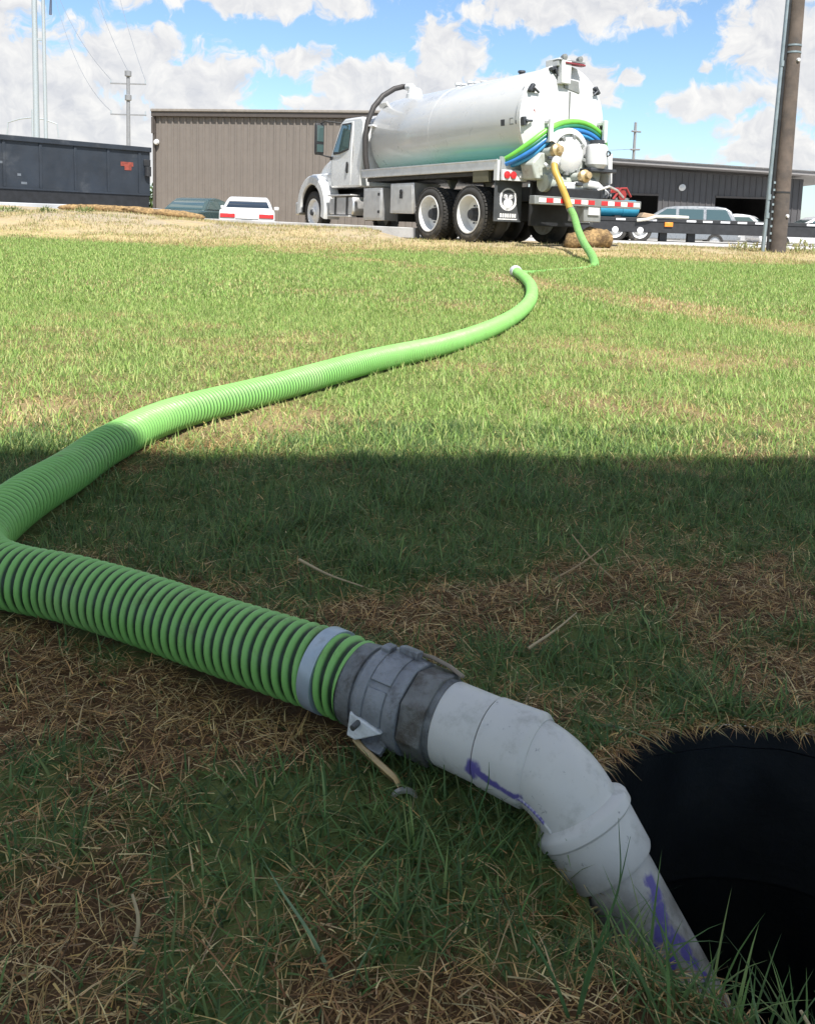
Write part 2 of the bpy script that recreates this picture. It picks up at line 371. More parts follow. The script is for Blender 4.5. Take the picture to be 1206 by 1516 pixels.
def np_mesh(name, V, F):
    me = bpy.data.meshes.new(name); k = F.shape[1]
    me.vertices.add(len(V)); me.vertices.foreach_set('co', V.astype(np.float32).ravel())
    me.loops.add(F.size); me.loops.foreach_set('vertex_index', F.astype(np.int32).ravel())
    me.polygons.add(len(F)); me.polygons.foreach_set('loop_start', np.arange(0, F.size, k, dtype=np.int32))
    me.update(calc_edges=True); return me
def set_col(me, name, c):
    a = me.attributes.new(name, 'FLOAT_COLOR', 'POINT'); a.data.foreach_set('color', np.concatenate([c, np.ones((len(c), 1))], 1).astype(np.float32).ravel())

gm = bpy.data.materials.new('lawn_soil'); gm.use_nodes = True; q = NT(gm.node_tree); b = gm.node_tree.nodes['Principled BSDF']
geo = q.n('ShaderNodeNewGeometry'); pos = geo.outputs['Position']
at_ = q.n('ShaderNodeAttribute', attribute_name='zone'); zr, zg, zb = q.sep(at_.outputs['Vector'])
n_f = q.noise(pos, 55, 6, 0.65); n_m = q.noise(pos, 7, 6, 0.6); n_b = q.noise(pos, 1.1, 5, 0.6)
soil = q.mix(n_f, (0.045, 0.026, 0.015), (0.19, 0.115, 0.062))
turf = q.mix(n_f, (0.065, 0.09, 0.03), (0.21, 0.25, 0.085))
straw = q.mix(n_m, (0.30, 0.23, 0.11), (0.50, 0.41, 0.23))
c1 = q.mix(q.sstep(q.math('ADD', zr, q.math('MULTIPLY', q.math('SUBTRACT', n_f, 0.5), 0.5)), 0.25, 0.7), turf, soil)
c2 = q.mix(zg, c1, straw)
grav = q.mix(n_m, (0.20, 0.165, 0.12), (0.44, 0.38, 0.29)); grav = q.mix(q.sstep(n_b, 0.4, 0.62), grav, q.mix(n_m, (0.30, 0.23, 0.12), (0.46, 0.37, 0.21)))
c3 = q.mix(zb, c2, grav)
q.link(c3, b.inputs['Base Color']); b.inputs['Roughness'].default_value = 0.95; b.inputs['Specular IOR Level'].default_value = 0.15
bn = q.n('ShaderNodeBump'); bn.inputs['Strength'].default_value = 0.8; bn.inputs['Distance'].default_value = 0.02; q.link(n_f, bn.inputs['Height']); q.link(bn.outputs[0], b.inputs['Normal'])
me = np_mesh('ground', V, Fq)
dr = dryness(V[:, 0], V[:, 1])
edge = V[:, 1] + 0.9 * (fbm(V[:, 0], V[:, 1], 0.8, 3) - 0.5)
zb_ = ss(13.2, 15.0, edge) * (0.5 + 0.5 * ss(15, 17, V[:, 1])); zb_ = zb_ * (1 - ss(45, 70, V[:, 1]))
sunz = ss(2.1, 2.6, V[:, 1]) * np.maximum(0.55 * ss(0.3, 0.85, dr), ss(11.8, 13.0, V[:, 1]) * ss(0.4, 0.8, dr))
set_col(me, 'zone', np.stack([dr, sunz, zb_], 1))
me.polygons.foreach_set('use_smooth', np.ones(len(me.polygons), dtype=bool))
o = link('ground', me, gm); o['kind'] = 'structure'
# paved yard behind the dirt verge: one sheet over the terrain
yx = np.arange(-1.5, 60.1, 1.5); yy = np.arange(20.0, 62.1, 1.0); A, B = np.meshgrid(yx, yy)
Bx = B + 0.25 * A * (B < 21) * 0
VV = np.stack([A, Bx, ground(A, Bx) + 0.006], -1).reshape(-1, 3); I = np.arange(A.size).reshape(A.shape)
FF = np.stack([I[:-1, :-1], I[:-1, 1:], I[1:, 1:], I[1:, :-1]], -1).reshape(-1, 4)
o = link('pavement', np_mesh('pavement', VV, FF), mat('pale_yard_concrete', (0.44, 0.43, 0.41), 0.9, vary=0.15, vscale=0.6, dirt=(0.28, 0.26, 0.24), dirt_amt=0.3, dscale=0.4)); o['kind'] = 'structure'

# unseen canopy added behind the viewer: its roof edge shades the foreground
SH_A = Vector((-1.036, 2.114)); SH_B = Vector((1.158, 2.32))
sdir = (SH_B - SH_A).normalized(); EAVE = 5.6
off = Vector((-sun_v.x, -sun_v.y)) * (EAVE / sun_v.z)
pe = SH_A + (SH_B - SH_A) * 0.5 - off
bld = thing('added_shade_canopy', 'unseen flat canopy on posts added behind the viewer to shade the near grass', 'canopy', (pe.x, pe.y, 0), atan2(sdir.y, sdir.x))
MB().box(-10, 10, -3.2, 0.0, EAVE - 0.14, EAVE).build('roof', mat('pale_canopy_metal', (0.6, 0.6, 0.58), 0.6), bld)
for x_ in (-8.6, -3.0, 3.0, 8.6):
    for y_ in (-0.6, -3.1): MB().box(x_ - 0.06, x_ + 0.06, y_ - 0.06, y_ + 0.06, -0.1, EAVE - 0.14).build('post', M_white, bld)

# ------------------------------------------------------------------ hose and fittings in the foreground
def catmull(pts, step):
    P = [np.array(p, float) for p in pts]; P = [2 * P[0] - P[1]] + P + [2 * P[-1] - P[-2]]; out = []
    for i in range(1, len(P) - 2):
        p0, p1, p2, p3 = P[i - 1:i + 3]; k = 60
        for j in range(k):
            t = j / k; out.append(0.5 * ((2 * p1) + (-p0 + p2) * t + (2 * p0 - 5 * p1 + 4 * p2 - p3) * t * t + (-p0 + 3 * p1 - 3 * p2 + p3) * t ** 3))
    out.append(P[-2]); out = np.array(out)
    s = np.concatenate([[0], np.cumsum(np.linalg.norm(np.diff(out, axis=0), axis=1))])
    m = int(s[-1] / step); q_ = np.linspace(0, s[-1], m + 1)
    return np.stack([np.interp(q_, s, out[:, i]) for i in range(3)], 1), q_
def hose_mesh(name, pts, R, pitch, amp, per, n, wob=0.0):
    C, s = catmull(pts, pitch / per)
    T = np.gradient(C, axis=0); T /= np.linalg.norm(T, axis=1)[:, None]
    Uu = np.zeros_like(C); u = np.cross(T[0], (0, 0, 1)); u /= np.linalg.norm(u)
    for i in range(len(C)):
        u = u - T[i] * (u @ T[i]); u /= np.linalg.norm(u); Uu[i] = u
    Ww = np.cross(T, Uu); a = np.arange(n) * 2 * pi / n
    ph = (s[:, None] / pitch - a[None, :] / (2 * pi)) % 1.0
    rib = np.clip(np.cos((ph - 0.5) * pi / 0.76), 0, 1) ** 0.6 * (np.abs(ph - 0.5) < 0.38)
    r = R - amp + amp * rib
    P = C[:, None, :] + r[..., None] * (np.cos(a)[None, :, None] * Uu[:, None, :] + np.sin(a)[None, :, None] * Ww[:, None, :])
    I = np.arange(len(C) * n).reshape(len(C), n); J = np.roll(I, -1, 1)
    F = np.stack([I[:-1], J[:-1], J[1:], I[1:]], -1).reshape(-1, 4)
    me = np_mesh(name, P.reshape(-1, 3), F); k = rib.reshape(-1)
    set_col(me, 'rib', np.stack([k, k, k], 1)); me.polygons.foreach_set('use_smooth', np.ones(len(F), dtype=bool))
    return me, C
hm = bpy.data.materials.new('ribbed_green_hose'); hm.use_nodes = True; q = NT(hm.node_tree); b = hm.node_tree.nodes['Principled BSDF']
ra = q.n('ShaderNodeAttribute', attribute_name='rib'); geo = q.n('ShaderNodeNewGeometry')
nz = q.noise(geo.outputs['Position'], 9, 6, 0.6); nzf = q.noise(geo.outputs['Position'], 70, 6, 0.7)
gc = q.mix(nz, (0.165, 0.40, 0.095), (0.23, 0.50, 0.14))
gc = q.mix(q.sstep(nzf, 0.58, 0.76, 0, 0.5), gc, (0.13, 0.20, 0.07))
gc = q.mix(q.sstep(q.noise(geo.outputs['Position'], 3.2, 7, 0.7), 0.50, 0.70, 0, 0.5), gc, (0.30, 0.46, 0.20))
gc = q.mix(q.sstep(q.noise(geo.outputs['Position'], 16, 7, 0.72), 0.56, 0.72, 0, 0.6), gc, (0.15, 0.14, 0.07))
c = q.mix(q.sstep(ra.outputs['Fac'], 0.25, 0.75), (0.014, 0.042, 0.016), gc)
q.link(c, b.inputs['Base Color']); b.inputs['Roughness'].default_value = 0.5
q.link(q.sstep(nzf, 0.3, 0.7, 0.36, 0.62), b.inputs['Roughness'])
b.inputs['Subsurface Weight'].default_value = 0.0
HOSE_R = 0.0502
RS = 0.935
def rs(prof): return [(t, r * RS) for t, r in prof]
def gz(x, y, up=0.0): return float(ground(x, y)) + up
axis_a = Vector((0.8254, -0.5643, -0.017)).normalized()
PC0 = Vector((-0.037, 0.965, 0.063))                       # where the hose enters the coupler
hp = [PC0 - axis_a * 0.009, PC0 - axis_a * 0.045]
for (x, y, up) in [(-0.165, 1.045, 0.060), (-0.268, 1.108, 0.058), (-0.383, 1.172, 0.056), (-0.505, 1.228, 0.056), (-0.605, 1.262, 0.056), (-0.676, 1.310, 0.056), (-0.724, 1.392, 0.056), (-0.742, 1.50, 0.056), (-0.747, 1.64, 0.054), (-0.746, 1.84, 0.052), (-0.725, 2.06, 0.052), (-0.665, 2.42, 0.052), (-0.45, 2.87, 0.052), (-0.14, 3.44, 0.052), (0.156, 4.0, 0.052), (0.44, 4.66, 0.052), (0.72, 5.55, 0.052), (0.935, 6.45, 0.052), (1.075, 7.4, 0.052), (1.13, 8.2, 0.052), (1.14, 8.95, 0.05)]:
    hp.append(Vector((x, y, gz(x, y, up))))
hoseA = thing('suction_hose', 'ribbed bright green suction hose snaking over the lawn from the grey coupler', 'hose', (0, 0, 0))
me, HCL = hose_mesh('hose_body', hp, HOSE_R, 0.0162, 0.0088, 6, 32)
link('hose_body', me, hm, hoseA)
# clamp band
def ring(name, m, parent, o, ax, prof, n=48, smooth=35, bevel=0):
    return MB().lathe(prof, n, o, ax, closed=True).build(name, m, parent, smooth, bevel)
bandm = mat('steel_band', (0.36, 0.43, 0.50), 0.42, metal=0.35, vary=0.12, vscale=25, dirt=(0.22, 0.25, 0.28), dirt_amt=0.25, dscale=25)
bo = PC0 - axis_a * 0.066
ring('clamp_band', bandm, hoseA, bo, axis_a, rs([(0, 0.046), (0, 0.0545), (0.001, 0.0550), (0.019, 0.0550), (0.020, 0.0545), (0.020, 0.046)]))
MB().box(-0.016, 0.016, -0.011, 0.011, -0.004, 0.004).build('band_buckle', bandm, hoseA, bevel=0.002, loc=bo + axis_a * 0.012 + Vector((0.25, 0.4, -0.88)) * 0.054)
# female cam coupler
def AX(s): return PC0 + axis_a * s
coup = MB().lathe(rs([(-0.004, 0.040), (-0.004, 0.0500), (0.004, 0.0530), (0.012, 0.0535), (0.013, 0.0510), (0.018, 0.0510), (0.020, 0.0575), (0.026, 0.0590), (0.033, 0.0585), (0.035, 0.0550), (0.060, 0.0545), (0.064, 0.0565), (0.078, 0.0565), (0.0795, 0.0545), (0.0795, 0.040)]), 56, PC0, axis_a, closed=True).build('coupler_body', M_cast, hoseA, 30, 0.0008)
MB().lathe(rs([(-0.010, 0.042), (-0.010, 0.0515), (-0.002, 0.0528), (0.0125, 0.0545), (0.0135, 0.0525), (0.0135, 0.042)]), 56, PC0, axis_a, closed=True).build('rubber_collar', M_castd, hoseA, 30)
up = Vector((0, 0, 1)); up = (up - axis_a * up.dot(axis_a)).normalized(); side = axis_a.cross(up).normalized()
if side.y > 0: side = -side                                  # towards the viewer
def fr(s, r, ang):                                           # ang: 0 = up, 90 = towards the viewer
    a = radians(ang); return PC0 + axis_a * s + (up * cos(a) + side * sin(a)) * r * RS
def boxf(s0, s1, r0, r1, a0, a1, k=6):
    m = MB(); A = []; B_ = []
    vs = []
    for s_ in (s0, s1):
        for i in range(k + 1): vs.append(fr(s_, r1, a0 + (a1 - a0) * i / k))
        for i in range(k, -1, -1): vs.append(fr(s_, r0, a0 + (a1 - a0) * i / k))
    n_ = 2 * (k + 1)
    return m.hull2(vs[:n_], vs[n_:])
# raised pads and lugs cast on the body
boxf(0.0345, 0.062, 0.050, 0.0585, -62, 44).build('cast_pad', M_cast, hoseA, 30, 0.0012)
boxf(0.0345, 0.060, 0.050, 0.0570, 52, 96).build('cast_pad', M_cast, hoseA, 30, 0.0012)
boxf(0.040, 0.066, 0.050, 0.066, -24, -10).build('cam_lug', M_cast, hoseA, 30, 0.0015)
boxf(0.022, 0.034, 0.050, 0.0635, -16, 2).build('cam_lug', M_cast, hoseA, 30, 0.0015)
boxf(0.036, 0.066, 0.050, 0.070, 118, 124).build('cam_lug', M_cast, hoseA, 30, 0.001)
# triangular cam plate and pull levers
tri = [fr(0.020, 0.060, 88), fr(0.066, 0.061, 98), fr(0.034, 0.072, 112), fr(0.022, 0.072, 110)]
tri2 = [p - (up * cos(radians(95)) + side * sin(radians(95))) * 0.007 for p in tri]
MB().hull2(tri, tri2).build('cam_plate', mat('worn_aluminium', (0.56, 0.58, 0.60), 0.45, metal=0.35, vary=0.2, vscale=60, bump=0.2, bscale=200), hoseA, bevel=0.0018)
MB().tube([fr(0.034, 0.060, 96), fr(0.034, 0.073, 96)], 0.0035, 12).build('rivet', M_castd, hoseA, 40)
def lever(pts_, w, th, m=M_brass):
    mb = MB(); pts = [fr(s_, r_, a_) for s_, r_, a_ in pts_]
    a_m = radians(pts_[0][2]); rad = up * cos(a_m) + side * sin(a_m); tan = axis_a.cross(rad).normalized()
    vs = []
    for i, p in enumerate(pts):
        w2 = w * (1 - 0.25 * i / (len(pts) - 1)) / 2
        vs += [p - tan * w2 - rad * th / 2, p + tan * w2 - rad * th / 2, p + tan * w2 + rad * th / 2, p - tan * w2 + rad * th / 2]
    k = len(pts); mb.add(vs, [(0, 1, 2, 3), tuple(4 * (k - 1) + q_ for q_ in (3, 2, 1, 0))] + [(4 * i + q_, 4 * i + (q_ + 1) % 4, 4 * i + 4 + (q_ + 1) % 4, 4 * i + 4 + q_) for i in range(k - 1) for q_ in range(4)])
    return mb.build('pull_lever', m, hoseA, 40, 0.0012)
lv = lever([(0.028, 0.066, 124), (0.045, 0.072, 125), (0.070, 0.078, 127), (0.092, 0.083, 129), (0.100, 0.088, 131)], 0.021, 0.007)
MB().lathe([(-0.003, 0.0130), (-0.003, 0.0165), (0.003, 0.0165), (0.003, 0.0130)], 28, fr(0.108, 0.099, 134), (axis_a * 0.55 + side * 0.8).normalized(), closed=True).build('pull_ring', M_alu, lv, 40)
lever([(0.056, 0.0605, -30), (0.075, 0.0625, -30), (0.100, 0.0600, -30), (0.120, 0.0545, -30)], 0.013, 0.004, mat('dull_lever', (0.24, 0.20, 0.16), 0.6, metal=0.3))

# PVC elbow and drop pipe
pvc = bpy.data.materials.new('pvc_with_purple_primer'); pvc.use_nodes = True; q = NT(pvc.node_tree); b = pvc.node_tree.nodes['Principled BSDF']
geo = q.n('ShaderNodeNewGeometry'); pos = geo.outputs['Position']
base = q.mix(q.noise(pos, 14, 6, 0.6), (0.49, 0.49, 0.48), (0.60, 0.595, 0.58))
gr = q.noise(pos, 95, 5, 0.7); base = q.mix(q.sstep(gr, 0.63, 0.72, 0, 0.7), base, (0.14, 0.15, 0.165))
base = q.mix(q.sstep(q.noise(pos, 26, 6, 0.7), 0.50, 0.75, 0, 0.6), base, (0.26, 0.26, 0.235))
px_, py_, pz_ = q.sep(pos)
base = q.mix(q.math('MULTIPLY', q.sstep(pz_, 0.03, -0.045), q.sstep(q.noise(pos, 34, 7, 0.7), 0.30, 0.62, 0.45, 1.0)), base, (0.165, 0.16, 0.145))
STAINS = []
pv_nodes = (q, pos, base, b)
elbow = thing('pipe_elbow', 'pale grey plastic elbow with purple primer stains leading into the open tank', 'pipe')
hexm = MB()
def octa(s0, s1, rr, n=8, rot=10):
    A = [fr(s0, rr, rot + 360 * i / n) for i in range(n)]; B_ = [fr(s1, rr, rot + 360 * i / n) for i in range(n)]
    return MB().hull2(A, B_)
octa(0.0805, 0.112, 0.0560).build('octagon_nut', mat('nut_metal', (0.17, 0.175, 0.175), 0.55, metal=0.35, vary=0.15, vscale=40, bump=0.25, bscale=250, dirt=(0.085, 0.075, 0.065), dirt_amt=0.6, dscale=30), elbow, bevel=0.0015)
MB().lathe(rs([(0.112, 0.038), (0.112, 0.0492), (0.1195, 0.0492), (0.1195, 0.038)]), 48, PC0, axis_a, closed=True).build('seal_ring', M_castd, elbow, 30)
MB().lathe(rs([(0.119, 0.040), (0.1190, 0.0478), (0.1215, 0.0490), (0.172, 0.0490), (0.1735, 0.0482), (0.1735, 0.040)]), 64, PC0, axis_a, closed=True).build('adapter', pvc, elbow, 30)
COR = AX(0.252); od = Vector((0.508, -0.345, -0.79)).normalized()
ang = axis_a.angle(od); rb = 0.082; tl_ = rb * math.tan(ang / 2)
p_in = COR - axis_a * tl_; p_out = COR + od * tl_
nrm = (od - axis_a * od.dot(axis_a)).normalized(); cc = p_in + nrm * rb
arc = []
for i in range(17):
    t = ang * i / 16; arc.append(cc + (-nrm * cos(t) + axis_a * sin(t)) * rb)
s_in = (p_in - PC0).dot(axis_a)
MB().lathe(rs([(0.1745, 0.040), (0.1745, 0.0485), (0.1758, 0.0505), (0.2245, 0.0525), (0.2265, 0.0520), (0.2320, 0.0470), (0.2320, 0.040)]), 64, PC0, axis_a, closed=True).build('inlet_socket', pvc, elbow, 30)
body_pts = [AX(0.222), AX(0.23)] + [p for p in arc] + [p_out + od * 0.010]
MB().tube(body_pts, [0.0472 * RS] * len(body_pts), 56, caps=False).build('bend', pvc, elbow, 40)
sm = []
for i in range(len(arc)):
    tg = (arc[min(i + 1, 16)] - arc[max(i - 1, 0)]).normalized(); rd = side * 0.92 - up * 0.38; rd = (rd - tg * rd.dot(tg)).normalized(); sm.append(arc[i] + rd * 0.0466 * RS)
MB().tube(sm, 0.0022, 8).build('mould_seam', pvc, elbow, 50)
# outlet socket with a proud moulded rim
MB().lathe(rs([(0.000, 0.040), (0.000, 0.0470), (0.005, 0.0555), (0.008, 0.0572), (0.016, 0.0572), (0.019, 0.0535), (0.058, 0.0530), (0.061, 0.0515), (0.061, 0.040)]), 64, p_out, od, closed=True).build('outlet_socket', pvc, elbow, 30)
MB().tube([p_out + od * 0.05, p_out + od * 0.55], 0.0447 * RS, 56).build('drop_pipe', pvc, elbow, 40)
# purple primer stains, at their places on the fitting
def stain(p, r, sc):
    d_ = q.vmath('LENGTH', q.vmath('MULTIPLY', q.vmath('SUBTRACT', pos, tuple(p)), sc))
    return q.math('SUBTRACT', 1.0, q.math('DIVIDE', d_, r))
fld = None
stl = [(fr(0.180, 0.049, 96), 0.011, (1, 1, 1)), (fr(0.176, 0.049, 104), 0.010, (1, 1, 1))]
for i in range(22):
    t = i / 21; stl.append((fr(0.182 + 0.05 * t, 0.0505, 98 + 12 * t), 0.0062, (1, 1, 1)))
for i in range(3, 14):
    tg = (arc[i + 1] - arc[i - 1]).normalized(); rd = side * 0.92 - up * 0.38; rd = (rd - tg * rd.dot(tg)).normalized(); stl.append((arc[i] + rd * 0.0472 * RS, 0.0058 - 0.0002 * i, (1, 1, 1)))
upo = (up - od * up.dot(od)).normalized(); sdo = od.cross(upo).normalized(); sdo = sdo if sdo.y < 0 else -sdo
for (t, a_, r_) in [(0.080, 10, 0.012), (0.092, 14, 0.014), (0.105, 20, 0.016), (0.118, 34, 0.015), (0.130, 22, 0.017), (0.142, 40, 0.010), (0.145, 12, 0.013), (0.158, 10, 0.010), (0.172, 6, 0.009), (0.125, 52, 0.008), (0.19, 2, 0.006)]:
    stl.append((p_out + od * t + (upo * cos(radians(a_)) + sdo * sin(radians(a_))) * 0.0445 * RS, r_ * 0.78, (1, 1, 1)))
for p, r_, sc in stl:
    v = stain(p, r_, sc); fld = v if fld is None else q.math('MAXIMUM', fld, v)
fld = q.math('ADD', fld, q.math('MULTIPLY', q.math('SUBTRACT', q.noise(q.vmath('MULTIPLY', pos, (1.0, 1.0, 0.45)), 85, 6, 0.6), 0.5), 1.9))
mask = q.sstep(fld, 0.0, 0.55)
base = q.mix(q.math('MULTIPLY', mask, 0.88), base, (0.06, 0.04, 0.29))
q.link(base, b.inputs['Base Color']); b.inputs['Roughness'].default_value = 0.42; b.inputs['Specular IOR Level'].default_value = 0.45
bn = q.n('ShaderNodeBump'); bn.inputs['Strength'].default_value = 0.12; bn.inputs['Distance'].default_value = 0.002; q.link(gr, bn.inputs['Height']); q.link(bn.outputs[0], b.inputs['Normal'])

# open riser of the buried tank
rz = gz(HC[0], HC[1] + HR)
ris = thing('tank_riser', 'black plastic riser of an open buried tank, a round hole in the grass', 'riser', (HC[0], HC[1], 0))
rw = MB().lathe([(-0.003, HR - 0.004), (-0.003, HR + 0.004), (-0.06, HR + 0.012), (-0.06, HR + 0.02), (-1.2, HR + 0.02), (-1.2, HR), (-0.202, HR), (-0.200, HR - 0.0015), (-0.197, HR - 0.0015), (-0.193, HR), (-0.03, HR), (-0.026, HR - 0.004)], 96, (0, 0, 0), (0, 0, 1), closed=True)
rw.v = [(v[0], v[1], v[2] + (float(ground(HC[0] + v[0] / math.hypot(v[0], v[1]) * HR, HC[1] + v[1] / math.hypot(v[0], v[1]) * HR)) if v[2] > -0.1 else 0.0)) for v in rw.v]
rw.build('riser_wall', M_holeplastic, ris, 30)
MB().lathe([(-1.15, 0.0001), (-1.15, HR)], 48).build('dark_water', M_holebottom, ris)

# second hose: from the end coupling on the lawn to the truck
TO = Vector((2.0766, 16.4250, 0.3254)); TROT = radians(121.7326)
def tw(x, y, z):
    c, s_ = cos(TROT), sin(TROT); return Vector((TO.x + x * c - y * s_, TO.y + x * s_ + y * c, TO.z + z))
endc = hp[-1]; ed = Vector((0.0, 1, 0.02)).normalized()
MB().lathe([(0, 0.045), (0, 0.057), (0.02, 0.060), (0.09, 0.060), (0.10, 0.066), (0.14, 0.066), (0.145, 0.05), (0.15, 0.0001)], 24, endc - ed * 0.02, ed).build('end_coupling', mat('bright_coupling', (0.6, 0.62, 0.63), 0.45, metal=0.2), hoseA, 35)
hoseB = thing('lift_hose', 'bright green hose rising from the grass to the rear of the tank truck', 'hose')
cpl = tw(-2.08, 0.56, 0.62)
hb = [endc + ed * 0.03, endc + Vector((0.05, 0.20, -0.03)), (1.34, 9.5, gz(1.34, 9.5, -0.03)), (1.75, 10.1, gz(1.75, 10.1, -0.042)), (2.15, 10.6, gz(2.15, 10.6, -0.042)), (2.40, 11.0, gz(2.4, 11.0, -0.02)), (2.475, 11.5, 0.275), (2.52, 12.3, 0.43), (2.60, 13.2, 0.62), (2.68, 14.0, 0.84), cpl]
me, _ = hose_mesh('hose_body', hb, 0.056, 0.03, 0.006, 4, 16)
link('hose_body', me, hm, hoseB)
cd = (Vector((2.69, 14.02, 0.85)) - cpl).normalized()
ring('coupling', M_galv, hoseB, cpl + cd * 0.02, -cd, [(0, 0.04), (0, 0.062), (0.05, 0.066), (0.16, 0.066), (0.16, 0.04)], 20)

# ------------------------------------------------------------------ grass
bm_ = bpy.data.materials.new('grass_blades'); bm_.use_nodes = True; q = NT(bm_.node_tree); t_ = bm_.node_tree; t_.nodes.clear()
att = q.n('ShaderNodeAttribute', attribute_name='tint')
pr = q.n('ShaderNodeBsdfPrincipled'); q.link(att.outputs['Color'], pr.inputs['Base Color']); pr.inputs['Roughness'].default_value = 0.55; pr.inputs['Specular IOR Level'].default_value = 0.3
tr = q.n('ShaderNodeBsdfTranslucent'); q.link(att.outputs['Color'], tr.inputs['Color'])
ms = q.n('ShaderNodeMixShader'); ms.inputs[0].default_value = 0.45; q.link(pr.outputs[0], ms.inputs[1]); q.link(tr.outputs[0], ms.inputs[2])
ou = q.n('ShaderNodeOutputMaterial'); q.link(ms.outputs[0], ou.inputs['Surface'])

HXY = HCL[::8, :2]
def hose_dist(x, y):
    out = np.full(len(x), 9.0)
    for i in range(0, len(x), 20000):
        xs = x[i:i + 20000, None]; ys = y[i:i + 20000, None]; out[i:i + 20000] = np.sqrt(((xs - HXY[None, :, 0]) ** 2 + (ys - HXY[None, :, 1]) ** 2).min(1))
    return out
ax2 = np.array([axis_a.x, axis_a.y]); od2 = np.array([od.x, od.y])
def sample(n, y0, y1, m0, m1, power=1.0):
    """n points on the lawn between depths y0 and y1, as wide as |x| < m0*y + m1"""
    u = RNG.random(n); a, b_ = m0 / 2, m1     # area-uniform in depth
    A0 = a * y0 * y0 + b_ * y0; A1 = a * y1 * y1 + b_ * y1
    t = A0 + (A1 - A0) * u; y = (-b_ + np.sqrt(b_ * b_ + 4 * a * t)) / (2 * a)
    x = (RNG.random(n) * 2 - 1) * (m0 * y + m1)
    return x, y
def blades(name, x, y, length, width, lean, tint, seg, z0=None, flat=0.0, azim=None, curl=0.5):
    """curved tapering blades; length, width, lean per blade; lean in radians from the vertical"""
    n = len(x); z = ground(x, y) if z0 is None else z0
    th = RNG.random(n) * 2 * pi if azim is None else azim
    d = np.stack([np.cos(th), np.sin(th)], 1); sd = np.stack([-d[:, 1], d[:, 0]], 1)
    rows = []; tt = np.linspace(0, 1, seg + 1)
    px = np.zeros(n); pz = np.zeros(n); prev = 0
    ctr = []
    for i, t in enumerate(tt):
        if i:
            an = lean + curl * (t - 0.5 / seg) * (0.4 + RNG.random(n) * 0.1) * (1 + lean)
            an = np.minimum(an, 1.75)
            px = px + np.sin(an) * length / seg; pz = pz + np.cos(an) * length / seg
        ctr.append((px.copy(), pz.copy()))
    vs = []
    for i, t in enumerate(tt):
        w = width * (1 - t ** 1.6) * 0.5
        cx = x + d[:, 0] * ctr[i][0]; cy = y + d[:, 1] * ctr[i][0]; cz = z + ctr[i][1] - 0.004
        if i < seg:
            tw_ = np.stack([sd[:, 0] * w, sd[:, 1] * w], 1)
            vs.append(np.stack([cx - tw_[:, 0], cy - tw_[:, 1], cz], 1)); vs.append(np.stack([cx + tw_[:, 0], cy + tw_[:, 1], cz], 1))
        else: vs.append(np.stack([cx, cy, cz], 1))
    k = len(vs); Vv = np.stack(vs, 1).reshape(-1, 3); base = (np.arange(n) * k)[:, None]
    tris = []
    for i in range(seg):
        a = 2 * i
        if i < seg - 1: tris += [(a, a + 1, a + 3), (a, a + 3, a + 2)]
        else: tris += [(a, a + 1, a + 2)]
    Ff = (base[:, :, None] + np.array(tris)[None]).reshape(-1, 3)
    c = np.repeat(tint, k, 0)
    return Vv, Ff, c
def merge(name, parts, m):
    o_ = 0; Vs = []; Fs = []; Cs = []
    for Vv, Ff, c in parts: Vs.append(Vv); Fs.append(Ff + o_); Cs.append(c); o_ += len(Vv)
    me = np_mesh(name, np.concatenate(Vs), np.concatenate(Fs)); set_col(me, 'tint', np.concatenate(Cs))
    ob = link(name, me, m); ob['kind'] = 'stuff'; return ob
def palette(n, cols, wts=None, jit=0.25):
    cols = np.array(cols); k = RNG.choice(len(cols), n, p=wts); c = cols[k]
    return np.clip(c * (1 + jit * (RNG.random((n, 1)) * 2 - 1)) * (1 + 0.08 * (RNG.random((n, 3)) * 2 - 1)), 0, 1)
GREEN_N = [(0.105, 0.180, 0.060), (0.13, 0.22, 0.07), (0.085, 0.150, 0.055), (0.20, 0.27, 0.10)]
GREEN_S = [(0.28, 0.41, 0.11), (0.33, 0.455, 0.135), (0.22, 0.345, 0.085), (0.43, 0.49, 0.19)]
STRAW = [(0.34, 0.24, 0.12), (0.26, 0.165, 0.085), (0.42, 0.32, 0.18), (0.20, 0.115, 0.06)]
STRAWN = [(0.56, 0.38, 0.16), (0.41, 0.26, 0.115), (0.68, 0.53, 0.28), (0.23, 0.13, 0.058)]
def keepmask(x, y, hd=0.045):
    k = np.hypot(x - HC[0], y - HC[1]) > HR + 0.004
    d = hose_dist(x, y); k &= d > hd
    return k
parts_g = []; parts_s = []
# near green blades
n = 135000; x, y = sample(n, 0.33, 2.6, 0.56, 0.45)
dr = dryness(x, y); keep = keepmask(x, y) & (RNG.random(n) < np.clip(1.08 - 1.15 * dr, 0.05, 1)); x, y, dr = x[keep], y[keep], dr[keep]; n = len(x)
tall = fbm(x + 9, y + 2, 7.0, 3)
L = (0.014 + 0.042 * RNG.random(n) ** 1.5 + 0.06 * np.clip(tall - 0.45, 0, 1)) * (1.1 - 0.4 * dr)
parts_g.append(blades('g', x, y, L, 0.0020 + 0.0016 * RNG.random(n), 0.15 + 0.95 * RNG.random(n), palette(n, GREEN_N, jit=0.4), 3, curl=1.1))
